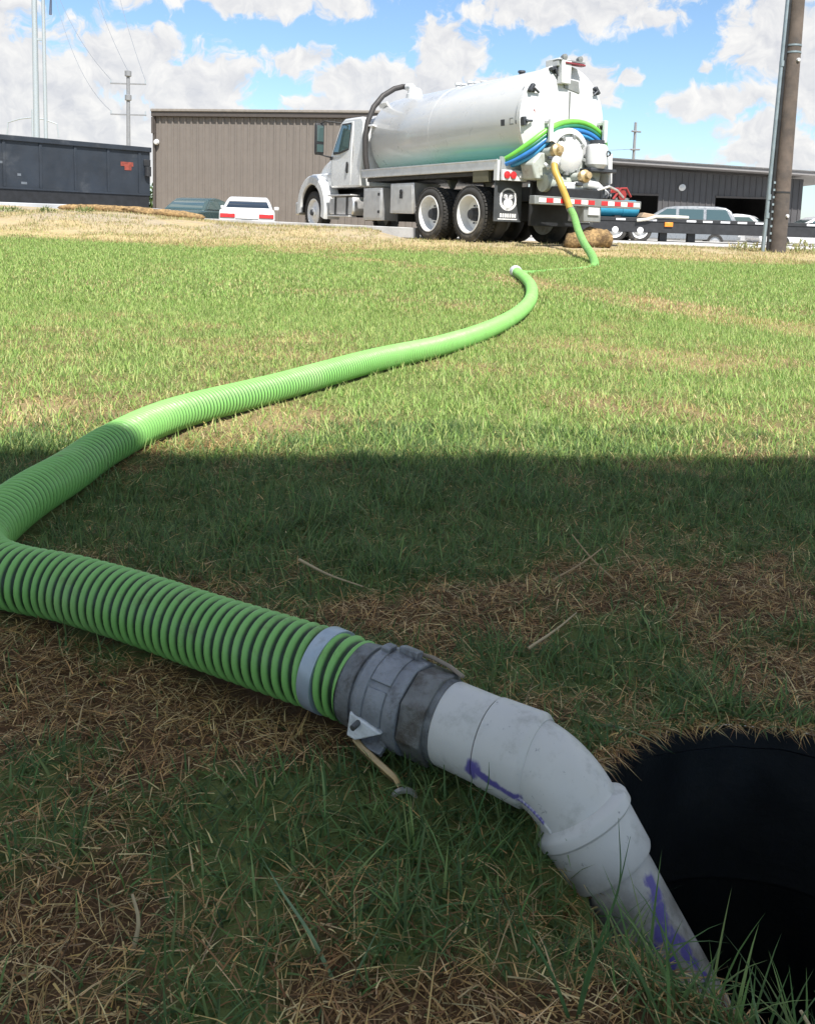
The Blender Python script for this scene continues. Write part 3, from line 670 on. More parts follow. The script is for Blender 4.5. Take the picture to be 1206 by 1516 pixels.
# near straw lying on the soil
n = 260000; x, y = sample(n, 0.33, 2.3, 0.56, 0.40); dr = dryness(x, y)
keep = keepmask(x, y, 0.03) & (RNG.random(n) < np.clip(0.12 + 1.1 * dr, 0, 1)); x, y = x[keep], y[keep]; n = len(x)
parts_s.append(blades('s', x, y, 0.012 + 0.05 * RNG.random(n) ** 2, 0.0008 + 0.0013 * RNG.random(n) ** 1.5, 0.95 + 0.7 * RNG.random(n), palette(n, STRAWN, jit=0.6), 2, z0=ground(x, y) + 0.016 * RNG.random(n) ** 1.5, curl=0.6))
# the turf goes on at both sides of the view
def beside(n_, y0, y1, gap, wd):
    y = y0 + (y1 - y0) * RNG.random(n_); sg = np.where(RNG.random(n_) < 0.5, -1, 1); return sg * (0.56 * y + gap + wd * RNG.random(n_)), y
x, y = beside(42000, 0.33, 2.6, 0.43, 0.9); dr = dryness(x, y); k = keepmask(x, y) & (RNG.random(len(x)) < np.clip(1.08 - 1.15 * dr, 0.05, 1)); x, y, dr = x[k], y[k], dr[k]; n = len(x)
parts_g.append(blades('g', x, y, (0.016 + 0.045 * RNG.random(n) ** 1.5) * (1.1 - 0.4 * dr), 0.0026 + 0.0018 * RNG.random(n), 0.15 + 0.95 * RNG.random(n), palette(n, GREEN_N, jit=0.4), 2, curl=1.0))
x, y = beside(50000, 0.33, 2.3, 0.38, 0.9); dr = dryness(x, y); k = keepmask(x, y, 0.03) & (RNG.random(len(x)) < np.clip(0.12 + 1.1 * dr, 0, 1)); x, y = x[k], y[k]; n = len(x)
parts_s.append(blades('s', x, y, 0.014 + 0.05 * RNG.random(n) ** 2, 0.0012 + 0.0014 * RNG.random(n) ** 1.5, 0.95 + 0.7 * RNG.random(n), palette(n, STRAWN, jit=0.6), 2, z0=ground(x, y) + 0.016 * RNG.random(n) ** 1.5, curl=0.6))
# longer blades round the riser and under the elbow
n = 1300; a = RNG.random(n) * 2 * pi; rr = HR + 0.004 + 0.05 * RNG.random(n) ** 1.5; x = HC[0] + rr * np.cos(a); y = HC[1] + rr * np.sin(a)
k = (np.abs((x - COR.x) * od2[1] - (y - COR.y) * od2[0]) > 0.055) | (y < 0.60)
back = y > HC[1] + 0.05; k &= ~(back & (RNG.random(n) < 0.75)); x, y, back = x[k], y[k], back[k]; n = len(x)
parts_g.append(blades('g', x, y, (0.03 + 0.07 * RNG.random(n)) * np.where(back | (x < 0.20), 0.42, 1), 0.002 + 0.0018 * RNG.random(n), 0.1 + 0.8 * RNG.random(n), palette(n, GREEN_N), 5, curl=1.0))
# dry fringe hanging over the rim
n = 2600; a = RNG.random(n) * 2 * pi; rr = HR + 0.03 * RNG.random(n) ** 1.3; x = HC[0] + rr * np.cos(a); y = HC[1] + rr * np.sin(a)
parts_s.append(blades('s', x, y, 0.012 + 0.028 * RNG.random(n), 0.001 + 0.0012 * RNG.random(n), 1.2 + 0.5 * RNG.random(n), palette(n, STRAWN, jit=0.5), 2, z0=ground(x, y) + 0.006, azim=a + pi + (RNG.random(n) - 0.5) * 2.6, curl=0.7))
# sunlit lawn: middle distance
n = 200000; x, y = sample(n, 2.1, 6.2, 0.53, 1.0); dr = dryness(x, y); keep = keepmask(x, y); x, y, dr = x[keep], y[keep], dr[keep]; n = len(x)
dd = RNG.random(n) < np.clip(dr * 0.80, 0.05, 0.72)
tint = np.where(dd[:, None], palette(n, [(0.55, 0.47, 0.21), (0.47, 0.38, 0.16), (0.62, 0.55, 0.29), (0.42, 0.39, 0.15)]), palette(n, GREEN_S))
L = (0.022 + 0.036 * RNG.random(n)) * np.where(dd, 0.75, 1.0)
parts_g.append(blades('g', x, y, L, 0.0028 + 0.0022 * RNG.random(n), 0.15 + 0.8 * RNG.random(n) + 0.25 * dd, tint, 2, curl=0.9))
# far lawn
n = 260000; x, y = sample(n, 5.8, 14.2, 0.53, 0.6); dr = dryness(x, y); keep = (hose_dist(x, y) > 0.045) & (RNG.random(n) < 1.25 - 0.95 * ss(12.2, 13.4, y)); x, y, dr = x[keep], y[keep], dr[keep]; n = len(x)
dd = RNG.random(n) < np.clip(dr * 0.85, 0.04, 0.95)
tint = np.where(dd[:, None], palette(n, [(0.52, 0.42, 0.20), (0.46, 0.36, 0.17), (0.58, 0.50, 0.28)]), palette(n, GREEN_S))
L = (0.024 + 0.034 * RNG.random(n)) * np.where(dd, 0.7, 1.0)
parts_g.append(blades('g', x, y, L, 0.006 + 0.004 * RNG.random(n), 0.15 + 0.75 * RNG.random(n), tint, 2, curl=0.6))
# dry weeds on the verge by the road
n = 46000; x, y = sample(n, 12.4, 19.0, 0.53, 1.0); w = fbm(x, y, 0.9, 3); keep = (w > 0.40) & ~((np.abs(x - 1.6) < 2.2) & (y > 15.4)); x, y, w = x[keep], y[keep], w[keep]; n = len(x)
parts_g.append(blades('g', x, y, 0.03 + 0.06 * RNG.random(n), 0.008 + 0.006 * RNG.random(n), 0.1 + 0.8 * RNG.random(n), palette(n, [(0.46, 0.38, 0.20), (0.52, 0.45, 0.25), (0.36, 0.30, 0.16), (0.30, 0.34, 0.12)]), 2, curl=0.6))
merge('lawn_grass', parts_g, bm_)
merge('dry_straw', parts_s, bm_)
# ------------------------------------------------------------------ the tank truck
trk = thing('tank_truck', 'white vacuum tank truck with twin rear axles parked on the dirt verge', 'truck', TO, TROT)
fr_ = MB()
for s_ in (-1, 1): fr_.box(-1.75, 7.0, s_ * 0.43 - 0.04, s_ * 0.43 + 0.04, 0.78, 1.04)
for x_ in (-1.7, 0.68, 2.2, 3.6, 5.2): fr_.box(x_ - 0.05, x_ + 0.05, -0.43, 0.43, 0.82, 1.0)
for x_ in (0.0, 1.35, 6.84): fr_.tube([(x_, -0.8, 0.52), (x_, 0.8, 0.52)], 0.09, 12)
fr_.box(-0.4, 1.75, -0.3, 0.3, 0.42, 0.78)
fr_.box(-0.6, 4.1, -1.1, 1.1, 1.22, 1.298)
fr_.box(4.2, 6.9, -0.42, 0.42, 0.55, 1.12)
fr_.build('chassis_frame', M_black, trk, bevel=0.01)

# wheels: rim mesh > tyre, hub, lug nuts
def tyre_prof(w, R=0.52, r=0.335):
    return [(-w / 2 + 0.03, r), (-w / 2, r + 0.05), (-w / 2 - 0.008, (R + r) / 2), (-w / 2 + 0.01, R - 0.035), (-w / 2 + 0.04, R - 0.008), (-w / 6, R), (w / 6, R), (w / 2 - 0.04, R - 0.008), (w / 2 - 0.01, R - 0.035), (w / 2 + 0.008, (R + r) / 2), (w / 2, r + 0.05), (w / 2 - 0.03, r)]
def add_tread(mb, w, R=0.52, n=46):
    for k in range(n):
        a = 2 * pi * k / n
        for j, yy_ in enumerate((-w * 0.36, -w * 0.12, w * 0.12, w * 0.36)):
            a2 = a + (j % 2) * pi / n
            d_ = Vector((cos(a2), 0, sin(a2))); t_ = Vector((-sin(a2), 0, cos(a2))); c_ = d_ * (R + 0.002); hw = w * 0.10
            P_ = [c_ + t_ * s1 * 0.026 + Vector((0, yy_ + s2 * hw, 0)) for s1, s2 in ((-1, -1), (1, -1), (1, 1), (-1, 1))]
            mb.hull2([p - d_ * 0.02 for p in P_], [p + d_ * 0.008 for p in P_])
def rear_wheel(x, y, sgn, detailed=True):
    ax = (0, sgn, 0)
    w = MB().lathe([(-0.12, 0.345), (0.118, 0.345), (0.135, 0.362), (0.142, 0.360), (0.142, 0.338), (0.12, 0.330), (0.02, 0.300), (-0.055, 0.285), (-0.06, 0.20), (-0.055, 0.12), (-0.09, 0.11), (-0.12, 0.28)], 40, (0, 0, 0), ax, closed=True).build('wheel', M_rim, trk, 35, loc=(x, y, 0.52))
    tb = MB().lathe(tyre_prof(0.27), 44, (0, 0, 0), ax, closed=True)
    if detailed: add_tread(tb, 0.26)
    tb.build('tyre', M_rubber, w, 35)
    if detailed:
        MB().lathe([(-0.06, 0.0001), (-0.06, 0.13), (0.02, 0.12), (0.06, 0.095), (0.09, 0.09), (0.095, 0.0001)], 20, (0, 0, 0), ax).build('hub', M_hub, w, 35)
        for k in range(10):
            a = 2 * pi * k / 10; MB().tube([(0, -0.06 * sgn, 0), (0, -0.025 * sgn, 0)], 0.016, 6).build('lug_nut', M_hub, w, loc=(0.168 * cos(a), 0, 0.168 * sin(a)))
    return w
for x_ in (0.0, 1.35):
    for s_ in (1, -1):
        rear_wheel(x_, s_ * 1.062, s_, s_ > 0); rear_wheel(x_, s_ * 0.735, s_, False)
for s_ in (1, -1):
    ax = (0, s_, 0)
    w = MB().lathe([(-0.10, 0.33), (0.10, 0.33), (0.125, 0.352), (0.132, 0.350), (0.132, 0.33), (0.10, 0.31), (0.06, 0.29), (0.085, 0.20), (0.10, 0.13), (0.15, 0.11), (0.155, 0.0001)], 36, (0, 0, 0), ax).build('wheel', M_rim, trk, 35, loc=(6.84, s_ * 1.0, 0.52))
    tb = MB().lathe(tyre_prof(0.27), 44, (0, 0, 0), ax, closed=True); add_tread(tb, 0.26); tb.build('tyre', M_rubber, w, 35)
    MB().lathe([(0.12, 0.09), (0.19, 0.075), (0.2, 0.0001)], 20, (0, 0, 0), ax).build('hub', M_hub, w, 35)

# cab
def sidepoly(mb, poly, y0, y1, taper=0.0, zt=None):
    A = [(p[0], -y0, p[1]) for p in poly]; return mb
cabp = [(4.52, 1.12), (4.50, 2.0), (4.53, 2.62), (4.68, 2.74), (5.52, 2.76), (5.70, 2.68), (6.02, 2.02), (6.08, 1.90), (6.02, 1.12)]
def cabring(hw_lo, hw_hi, zlo=1.9, zhi=2.75):
    f_ = lambda z: hw_lo if z <= zlo else hw_lo + (hw_hi - hw_lo) * (z - zlo) / (zhi - zlo)
    return [(p[0], f_(p[1]), p[1]) for p in cabp], [(p[0], -f_(p[1]), p[1]) for p in cabp]
A_, B_ = cabring(1.06, 0.97)
cab = MB().hull2(A_, B_).build('cab', M_white, trk, bevel=0.05, seg=3)
def cy(z): return 1.06 if z <= 1.9 else 1.06 - 0.09 * (z - 1.9) / 0.85
def side_plate(name, poly, m, parent, t0, t1, bevel=0.006, sgn=1):
    mb = MB(); mb.hull2([(p[0], sgn * (cy(p[1]) + t0), p[1]) for p in poly], [(p[0], sgn * (cy(p[1]) + t1), p[1]) for p in poly]); return mb.build(name, m, parent, bevel=bevel)
for sgn in (1, -1):
    door = side_plate('door', [(4.98, 1.16), (4.96, 1.9), (5.04, 2.66), (5.62, 2.66), (5.98, 1.98), (5.98, 1.32), (5.86, 1.16)], M_white, trk, -0.02, 0.010, 0.012, sgn)
    side_plate('window_seal', [(5.10, 2.00), (5.10, 2.60), (5.13, 2.635), (5.60, 2.635), (5.93, 1.98), (5.90, 1.92), (5.62, 1.925), (5.25, 1.975)], M_black, door, 0.0, 0.016, 0.006, sgn)
    side_plate('window', [(5.14, 2.03), (5.14, 2.59), (5.58, 2.60), (5.885, 1.985), (5.60, 1.965), (5.28, 2.01)], M_glass, door, 0.0, 0.020, 0.003, sgn)
    side_plate('door_handle', [(5.10, 1.47), (5.09, 1.67), (5.13, 1.72), (5.18, 1.71), (5.20, 1.50), (5.16, 1.45)], M_black, door, 0.0, 0.035, 0.01, sgn)
    side_plate('vent_trim', [(5.94, 1.80), (5.94, 1.88), (6.05, 1.89), (6.05, 1.80)], M_black, trk, 0.0, 0.03, 0.008, sgn)
    # mirrors on arms
    mr = MB().prism([(0, 1.96), (0, 2.60), (0.03, 2.66), (0.09, 2.66), (0.11, 2.6), (0.11, 1.98), (0.08, 1.9), (0.03, 1.9)], sgn * 1.28, sgn * 1.50).build('mirror', M_black, trk, bevel=0.02, loc=(5.98, 0, 0))
    MB().box(-0.006, 0.004, min(sgn * 1.305, sgn * 1.475), max(sgn * 1.305, sgn * 1.475), 2.22, 2.60).build('mirror_glass', M_glass, mr)
    MB().box(-0.006, 0.004, min(sgn * 1.305, sgn * 1.475), max(sgn * 1.305, sgn * 1.475), 1.97, 2.15).build('mirror_glass', M_glass, mr)
    MB().tube([(0.05, sgn * 1.38, 2.64), (-0.1, sgn * 1.3, 2.70), (-0.34, sgn * 0.99, 2.66)], 0.016, 8).build('mirror_arm', M_black, mr)
    MB().tube([(0.05, sgn * 1.38, 1.92), (0.03, sgn * 1.2, 1.88), (0.05, sgn * 1.02, 1.86)], 0.018, 8).build('mirror_arm', M_black, mr)
    # fender: arch over the front wheel
    MB().lathe([(0.0, 0.60), (0.40, 0.60), (0.42, 0.62), (0.42, 0.80), (0.39, 0.83), (0.0, 0.85)], 22, (6.84, sgn * 0.80, 0.62), (0, sgn, 0), closed=True, a0=radians(-108), a1=radians(100)).build('fender', M_white, trk, 40, 0.01)
    MB().lathe([(0.0, 0.598), (0.36, 0.598)], 22, (6.84, sgn * 0.80, 0.62), (0, sgn, 0), a0=radians(-108), a1=radians(100)).build('wheel_arch', M_black, trk, 40)
    MB().lathe([(0.0, 0.02), (0.0, 0.598)], 22, (6.84, sgn * 0.79, 0.62), (0, sgn, 0), a0=radians(-110), a1=radians(110)).build('wheel_well', M_black, trk)
    # steps and fuel tank
    ft = MB().prism([(4.72, 0.47), (4.66, 0.55), (4.66, 0.80), (4.72, 0.90), (5.88, 0.90), (5.92, 0.80), (5.92, 0.55), (5.86, 0.47)], sgn * 0.62, sgn * 1.15).build('fuel_tank', M_alu, trk, bevel=0.04, seg=3)
    for x_ in (4.95, 5.55): MB().box(x_ - 0.03, x_ + 0.03, sgn * 1.152 if sgn > 0 else -1.17, 1.17 if sgn > 0 else -1.152, 0.47, 0.90).build('tank_strap', M_black, ft)
    MB().box(4.7, 5.9, min(sgn * 0.95, sgn * 1.2), max(sgn * 0.95, sgn * 1.2), 0.91, 0.95).build('step', M_alu, trk, bevel=0.008)
    MB().box(4.75, 5.85, min(sgn * 1.0, sgn * 1.22), max(sgn * 1.0, sgn * 1.22), 0.42, 0.455).build('step', M_alu, trk, bevel=0.008)
# windscreen and rear window
MB().hull2([(5.705, 0.86, 2.62), (5.985, 0.92, 2.04), (5.985, -0.92, 2.04), (5.705, -0.86, 2.62)], [(5.735, 0.86, 2.635), (6.015, 0.92, 2.05), (6.015, -0.92, 2.05), (5.735, -0.86, 2.635)]).build('windscreen', M_glassd, trk)
MB().box(4.47, 4.50, -0.5, 0.5, 2.05, 2.5).build('rear_window', M_glassd, trk, bevel=0.006)
# hood: narrower than the fenders, sloping to the grille
hA = [(6.03, 1.0, 1.20), (6.03, 1.0, 1.84), (6.03, 0.86, 1.97), (6.03, -0.86, 1.97), (6.03, -1.0, 1.84), (6.03, -1.0, 1.20)]
hB = [(7.0, 0.80, 1.1), (7.0, 0.80, 1.66), (7.0, 0.68, 1.79), (7.0, -0.68, 1.79), (7.0, -0.80, 1.66), (7.0, -0.80, 1.1)]
hC = [(7.62, 0.68, 0.78), (7.58, 0.68, 1.42), (7.52, 0.58, 1.56), (7.52, -0.58, 1.56), (7.58, -0.68, 1.42), (7.62, -0.68, 0.78)]
hb_ = MB(); hb_.add(hA + hB + hC, [tuple(range(5, -1, -1)), tuple(range(12, 18))] + [(r * 6 + i, r * 6 + (i + 1) % 6, r * 6 + 6 + (i + 1) % 6, r * 6 + 6 + i) for r in (0, 1) for i in range(6)])
hood = hb_.build('hood', M_white, trk, bevel=0.05, seg=3)
gr_ = MB()
for k in range(7): gr_.box(7.57, 7.66, -0.46, 0.46, 0.86 + k * 0.085, 0.90 + k * 0.085)
gr_.build('grille', M_alu, hood)
for sgn in (1, -1):
    MB().box(7.40, 7.62, min(sgn * 0.70, sgn * 1.08), max(sgn * 0.70, sgn * 1.08), 0.98, 1.24).build('headlight', glassmat('headlight_lens', (0.7, 0.72, 0.75)) if sgn > 0 else MATS['headlight_lens'], trk, bevel=0.04)
    MB().box(6.0, 7.3, min(sgn * 0.78, sgn * 1.0), max(sgn * 0.78, sgn * 1.0), 1.15, 1.50).build('hood_side', M_white, trk, bevel=0.05, seg=3)
MB().prism([(-1.2, 0.45), (1.2, 0.45), (1.2, 0.78), (-1.2, 0.78)], 7.62, 7.80, 'x').build('front_bumper', M_alu, trk, bevel=0.03)
MB().tube([(4.36, -0.75, 0.9), (4.36, -0.75, 3.0), (4.30, -0.75, 3.1)], 0.075, 16).build('exhaust_stack', M_alu, trk, 40)
MB().box(4.7, 5.3, -0.55, 0.55, 2.745, 2.80).build('roof_cap', M_white, trk, bevel=0.02)

# tank barrel, 1.9 m across, with a full-opening rear door
TZ = 2.22; TR = 0.955
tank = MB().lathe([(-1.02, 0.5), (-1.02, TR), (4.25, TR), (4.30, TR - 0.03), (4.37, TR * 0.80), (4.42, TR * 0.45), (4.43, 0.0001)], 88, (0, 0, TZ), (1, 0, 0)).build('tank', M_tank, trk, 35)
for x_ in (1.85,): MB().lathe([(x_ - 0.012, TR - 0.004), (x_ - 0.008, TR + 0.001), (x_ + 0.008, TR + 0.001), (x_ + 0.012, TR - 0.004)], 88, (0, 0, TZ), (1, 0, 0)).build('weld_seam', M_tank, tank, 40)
MB().lathe([(-1.02, TR - 0.02), (-1.02, TR + 0.028), (-1.075, TR + 0.028), (-1.075, TR - 0.02)], 72, (0, 0, TZ), (1, 0, 0), closed=True).build('flange', M_white, tank, 35, 0.004)
head = MB().lathe([(-1.08, TR + 0.03), (-1.115, TR + 0.03), (-1.13, TR - 0.02), (-1.20, TR * 0.82), (-1.255, TR * 0.5), (-1.27, 0.0001)], 72, (0, 0, TZ), (1, 0, 0)).build('rear_door', M_white, trk, 35)
def rearpt(y, z):   # x on the domed rear door
    r = min(1, sqrt(y * y + (z - TZ) ** 2) / TR); return -1.13 - 0.14 * (1 - r ** 2.2)
# clamps round the rim
for a in (20, 58, 95, -20 - 30, -90, 140, -140, 180):
    ra = radians(a); yy_ = (TR + 0.0) * sin(ra); zz_ = TZ + (TR + 0.0) * cos(ra)
    c_ = MB().box(-0.16, 0.06, -0.035, 0.035, -0.06, 0.055); c_.box(-0.19, -0.10, -0.075, 0.075, 0.0, 0.06); c_.tube([(-0.2, 0, 0.02), (-0.2, 0, -0.12)], 0.022, 8)
    c_.build('door_clamp', M_hub, head, bevel=0.008, loc=(-1.03, yy_ * 0.955, TZ + (zz_ - TZ) * 0.955), rot=(-ra, 0, 0))
# hinge and work light on top
h_ = MB().box(-1.28, -0.92, 0.02, 0.30, TZ + TR - 0.04, TZ + TR + 0.10); h_.box(-1.34, -1.22, 0.05, 0.27, TZ + TR - 0.34, TZ + TR + 0.06)
h_.build('door_hinge', M_white, trk, bevel=0.015)
MB().box(-1.36, -1.24, -0.26, 0.20, TZ + TR + 0.0, TZ + TR + 0.035).build('light_bar', mat('dark_red_bar', (0.20, 0.03, 0.04), 0.5), trk, bevel=0.01)
MB().box(-1.33, -1.12, -0.27, 0.30, TZ + TR + 0.05, TZ + TR + 0.075).build('light_bar_bracket', M_grey, trk)
for yy_ in (0.18, -0.18):
    MB().lathe([(0.0, 0.035), (0.05, 0.052), (0.09, 0.052), (0.10, 0.0001)], 16, (-1.22, yy_, TZ + TR + 0.125), (-1, 0, 0)).build('work_light', M_grey, trk, 40)
MB().prism([(-0.24, 2.72), (0.12, 2.78), (0.12, 2.94), (-0.20, 2.92)], -1.26, -1.19, 'x').build('sign_plate', M_grey, head)
MB().box(-1.283, -1.255, -0.012, 0.004, 1.95, 2.72).build('door_seam', M_grey, head)
# red warning prints on the door
for (yy_, zz_, w_, h2) in [(0.70, 2.34, 0.10, 0.012), (0.70, 2.31, 0.07, 0.012)]:
    MB().box(rearpt(yy_, zz_) - 0.012, rearpt(yy_, zz_) + 0.02, yy_ - w_ / 2, yy_ + w_ / 2, zz_ - h2, zz_ + h2).build('red_print', M_redp, head)
# fittings along the tank crown
MB().lathe([(0.0, 0.20), (0.10, 0.20), (0.12, 0.17), (0.20, 0.16), (0.24, 0.12), (0.27, 0.0001)], 24, (3.95, 0, TZ + TR - 0.03), (0, 0, 1)).build('crown_dome', M_white, tank, 35)
MB().tube([(3.95, 0.0, TZ + TR + 0.14), (4.12, 0.0, TZ + TR + 0.27), (4.25, 0.02, TZ + TR + 0.27)], 0.085, 14).build('crown_elbow', M_white, tank, 40)
for x_, h2 in ((2.15, 0.13), (1.95, 0.09), (1.72, 0.11), (1.5, 0.07), (1.25, 0.06), (0.05, 0.10)):
    MB().lathe([(0, 0.06), (h2 * 0.6, 0.05), (h2 * 0.65, 0.075), (h2, 0.07), (h2 + 0.01, 0.0001)], 14, (x_, 0.05, TZ + TR - 0.02), (0, 0, 1)).build('crown_valve', M_white if x_ > 1 else M_hub, tank, 40)
# black suction pipe bent round the front of the tank
MB().tube([(4.30, 0.98, 1.40), (4.31, 1.045, 1.8), (4.32, 1.06, 2.2), (4.32, 1.0, 2.6), (4.33, 0.85, 2.93), (4.33, 0.62, 3.20), (4.33, 0.32, 3.39), (4.34, 0.10, 3.46), (4.22, 0.02, 3.45)], 0.062, 16).build('vacuum_pipe', mat('rubber_pipe', (0.035, 0.032, 0.032), 0.6), trk, 40)
for a in (40, 75): 
    ra = radians(a); MB().box(4.05, 4.44, -0.02, 0.02, TR - 0.02, TR + 0.10).build('pipe_bracket', M_white, tank, loc=(0, 0, TZ), rot=(-ra, 0, 0))
# side trays
for sgn in (1, -1):
    y0, y1 = sorted((sgn * 1.155, sgn * 1.20)); ty = MB().box(-0.82, 4.18, y0, y1, 1.305, 1.475).build('side_tray', M_alu, trk, bevel=0.006)
    y0, y1 = sorted((sgn * 0.70, sgn * 1.16)); MB().box(-0.82, 4.18, y0, y1, 1.302, 1.325).build('tray_floor', M_alu, ty)
    y0, y1 = sorted((sgn * 1.140, sgn * 1.215)); MB().box(-0.82, 4.18, y0, y1, 1.462, 1.488).build('tray_lip', M_alu, ty, bevel=0.004)
    y0, y1 = sorted((sgn * 1.15, sgn * 1.206)); MB().prism([(-0.84, 1.12), (-0.74, 1.12), (-0.74, 1.47), (-0.84, 1.47)], y0, y1).build('tray_end', M_white, ty)
    MB().prism([(sgn * 0.46, 1.32), (sgn * 1.14, 1.32), (sgn * 1.14, 1.54), (sgn * 0.95, 1.52)], -0.86, -0.80, 'x').build('tray_gusset', M_alu, ty)
    # saddle under the tank and tool boxes
    for x_ in (-0.5, 1.6, 3.6): MB().prism([(sgn * 0.45, 1.0), (sgn * 0.62, 1.30), (sgn * 0.74, 1.72), (sgn * 0.5, 1.5), (sgn * 0.3, 1.3)], x_, x_ + 0.08, 'x').build('tank_saddle', M_grey, trk)
bx1 = MB().box(3.28, 4.12, 0.62, 1.17, 0.36, 1.07).build('tool_box', M_alu, trk, bevel=0.012)
MB().box(3.33, 4.07, 1.165, 1.182, 0.41, 1.02).build('box_door', M_alu, bx1, bevel=0.006)
for z_ in (0.52, 0.90): MB().box(3.36, 3.42, 1.18, 1.20, z_, z_ + 0.06).build('box_latch', M_black, bx1)
bx2 = MB().box(1.98, 2.92, 0.62, 1.17, 0.52, 1.15).build('tool_box', M_alu, trk, bevel=0.012)
MB().box(2.03, 2.87, 1.165, 1.182, 0.57, 1.10).build('box_door', M_alu, bx2, bevel=0.006)
MB().lathe([(0, 0.05), (0.02, 0.05), (0.022, 0.0001)], 12, (2.45, 1.182, 0.97), (0, 1, 0)).build('box_latch', M_black, bx2)
MB().box(2.40, 2.50, 1.182, 1.197, 0.83, 0.93).build('box_latch', M_black, bx2)
MB().box(2.0, 2.9, -1.17, -0.62, 0.45, 1.12).build('tool_box', M_alu, trk, bevel=0.012)
for x_ in (1.96, 2.9): MB().box(x_ - 0.03, x_ + 0.03, 0.5, 1.0, 0.35, 0.52).build('box_bracket', M_black, trk)
MB().box(-0.55, -0.08, 1.10, 1.185, 1.10, 1.30).build('marker_panel', mat('olive_panel', (0.11, 0.105, 0.07), 0.7), trk, bevel=0.006)

# rear: sump, washout hatch, catch can, pipes
MB().prism([(-0.80, 1.15), (0.72, 1.15), (0.80, 1.42), (0.62, 1.62), (-0.70, 1.62), (-0.86, 1.42)], -1.30, -0.95, 'x').build('sump', M_sump, trk, bevel=0.03)
MB().tube([(-1.05, 0.10, 1.62), (-1.42, 0.10, 1.62)], 0.36, 32).build('hatch_barrel', M_sump, trk, 40)
ht = MB().lathe([(0.0, 0.31), (0.05, 0.31), (0.09, 0.25), (0.115, 0.12), (0.12, 0.0001)], 32, (-1.42, 0.10, 1.60), (-1, 0, 0)).build('hatch_lid', M_white, trk, 35)
for k in range(8):
    a = 2 * pi * k / 8 + 0.2; MB().box(-1.50, -1.40, -0.03, 0.03, 0.28, 0.36).build('lid_clamp', M_grey, ht, bevel=0.006, loc=(0, 0.10, 1.60), rot=(a, 0, 0))
for zz_ in (1.67, 1.57, 1.53): MB().box(-1.532, -1.50, 0.02 + 0.03 * (zz_ > 1.6), 0.16 - 0.02 * (zz_ < 1.55), zz_ - 0.012, zz_ + 0.012).build('red_print', M_redp, ht)
MB().lathe([(-1.06, 0.47), (-1.44, 0.47), (-1.46, 0.44), (-1.46, 0.37), (-1.06, 0.37)], 28, (0, 0.10, 1.60), (1, 0, 0), closed=True, a0=radians(-62), a1=radians(62)).build('hatch_hood', M_white, trk, 40)
cn = MB().lathe([(0.0, 0.0001), (0.0, 0.14), (0.07, 0.20), (0.36, 0.20), (0.42, 0.17), (0.44, 0.10), (0.48, 0.10), (0.48, 0.0001)], 24, (-1.48, -0.52, 1.40), (0, 0, 1)).build('catch_can', M_white, trk, 35)
MB().lathe([(0.44, 0.13), (0.50, 0.13), (0.50, 0.0001)], 20, (-1.48, -0.52, 1.40), (0, 0, 1)).build('can_cap', M_hub, cn, 35)
MB().lathe([(0, 0.055), (0.03, 0.05), (0.03, 0.035), (0, 0.03)], 16, (-1.66, -0.62, 1.66), (-1, 0.25, 0), closed=True).build('gauge', M_hub, cn, 40)
MB().box(-1.60, -1.30, -0.92, -0.30, 1.34, 1.40).build('can_shelf', M_hub, cn, bevel=0.01)
MB().prism([(-0.98, 1.16), (-0.90, 1.12), (-0.84, 1.62), (-0.95, 1.7)], -1.45, -0.98, 'x').build('corner_plate', M_white, trk, bevel=0.01)
# valves
for (yy_, zz_, xx_) in ((0.46, 1.64, -1.45), (-0.06, 1.22, -1.62)):
    v_ = MB().lathe([(0, 0.10), (0.05, 0.115), (0.11, 0.115), (0.14, 0.07), (0.20, 0.06), (0.21, 0.0001)], 18, (xx_, yy_, zz_), (-1, 0, 0.15)).build('valve', M_brass, trk, 35)
    MB().tube([(xx_ + 0.3, yy_, zz_), (xx_, yy_, zz_)], 0.085, 14).build('valve_pipe', M_sump, v_, 40)
    MB().box(xx_ - 0.12, xx_ - 0.06, yy_ + 0.06, yy_ + 0.20, zz_ - 0.16, zz_ - 0.10).build('valve_handle', M_hub, v_, bevel=0.01)
MB().tube([(-1.5, 0.42, 1.52), (-1.62, 0.56, 1.46), (-1.68, 0.63, 1.38)], 0.07, 14).build('outlet_pipe', M_white, trk, 40)
MB().tube([(-1.55, 0.42, 1.02), (-1.60, 0.10, 1.04), (-1.62, -0.15, 1.10), (-1.62, -0.42, 1.08), (-1.60, -0.62, 0.96), (-1.55, -0.8, 0.90)], 0.085, 16).build('discharge_pipe', M_white, trk, 40)
MB().tube([(-1.3, 0.55, 1.10), (-1.3, -0.6, 1.10)], 0.16, 16).build('cross_pipe', mat('shaded_sage', (0.33, 0.36, 0.32), 0.6), trk, 40)
for (yy_, zz_) in ((0.42, 1.25), (0.32, 1.20), (0.55, 1.42), (-0.2, 1.32)):
    MB().lathe([(0, 0.035), (0.10, 0.03), (0.12, 0.045), (0.15, 0.0001)], 10, (-1.34, yy_, zz_), (-0.8, 0, -0.5)).build('drain_cock', M_white, trk, 40)
vb = MB()
for k in range(7): vb.box(-1.70 + 0.02 * (k % 3), -1.56, -0.30 - k * 0.09, -0.24 - k * 0.09, 0.86, 0.98 + 0.05 * (k % 2))
vb.build('valve_block', M_hub, trk, bevel=0.012)
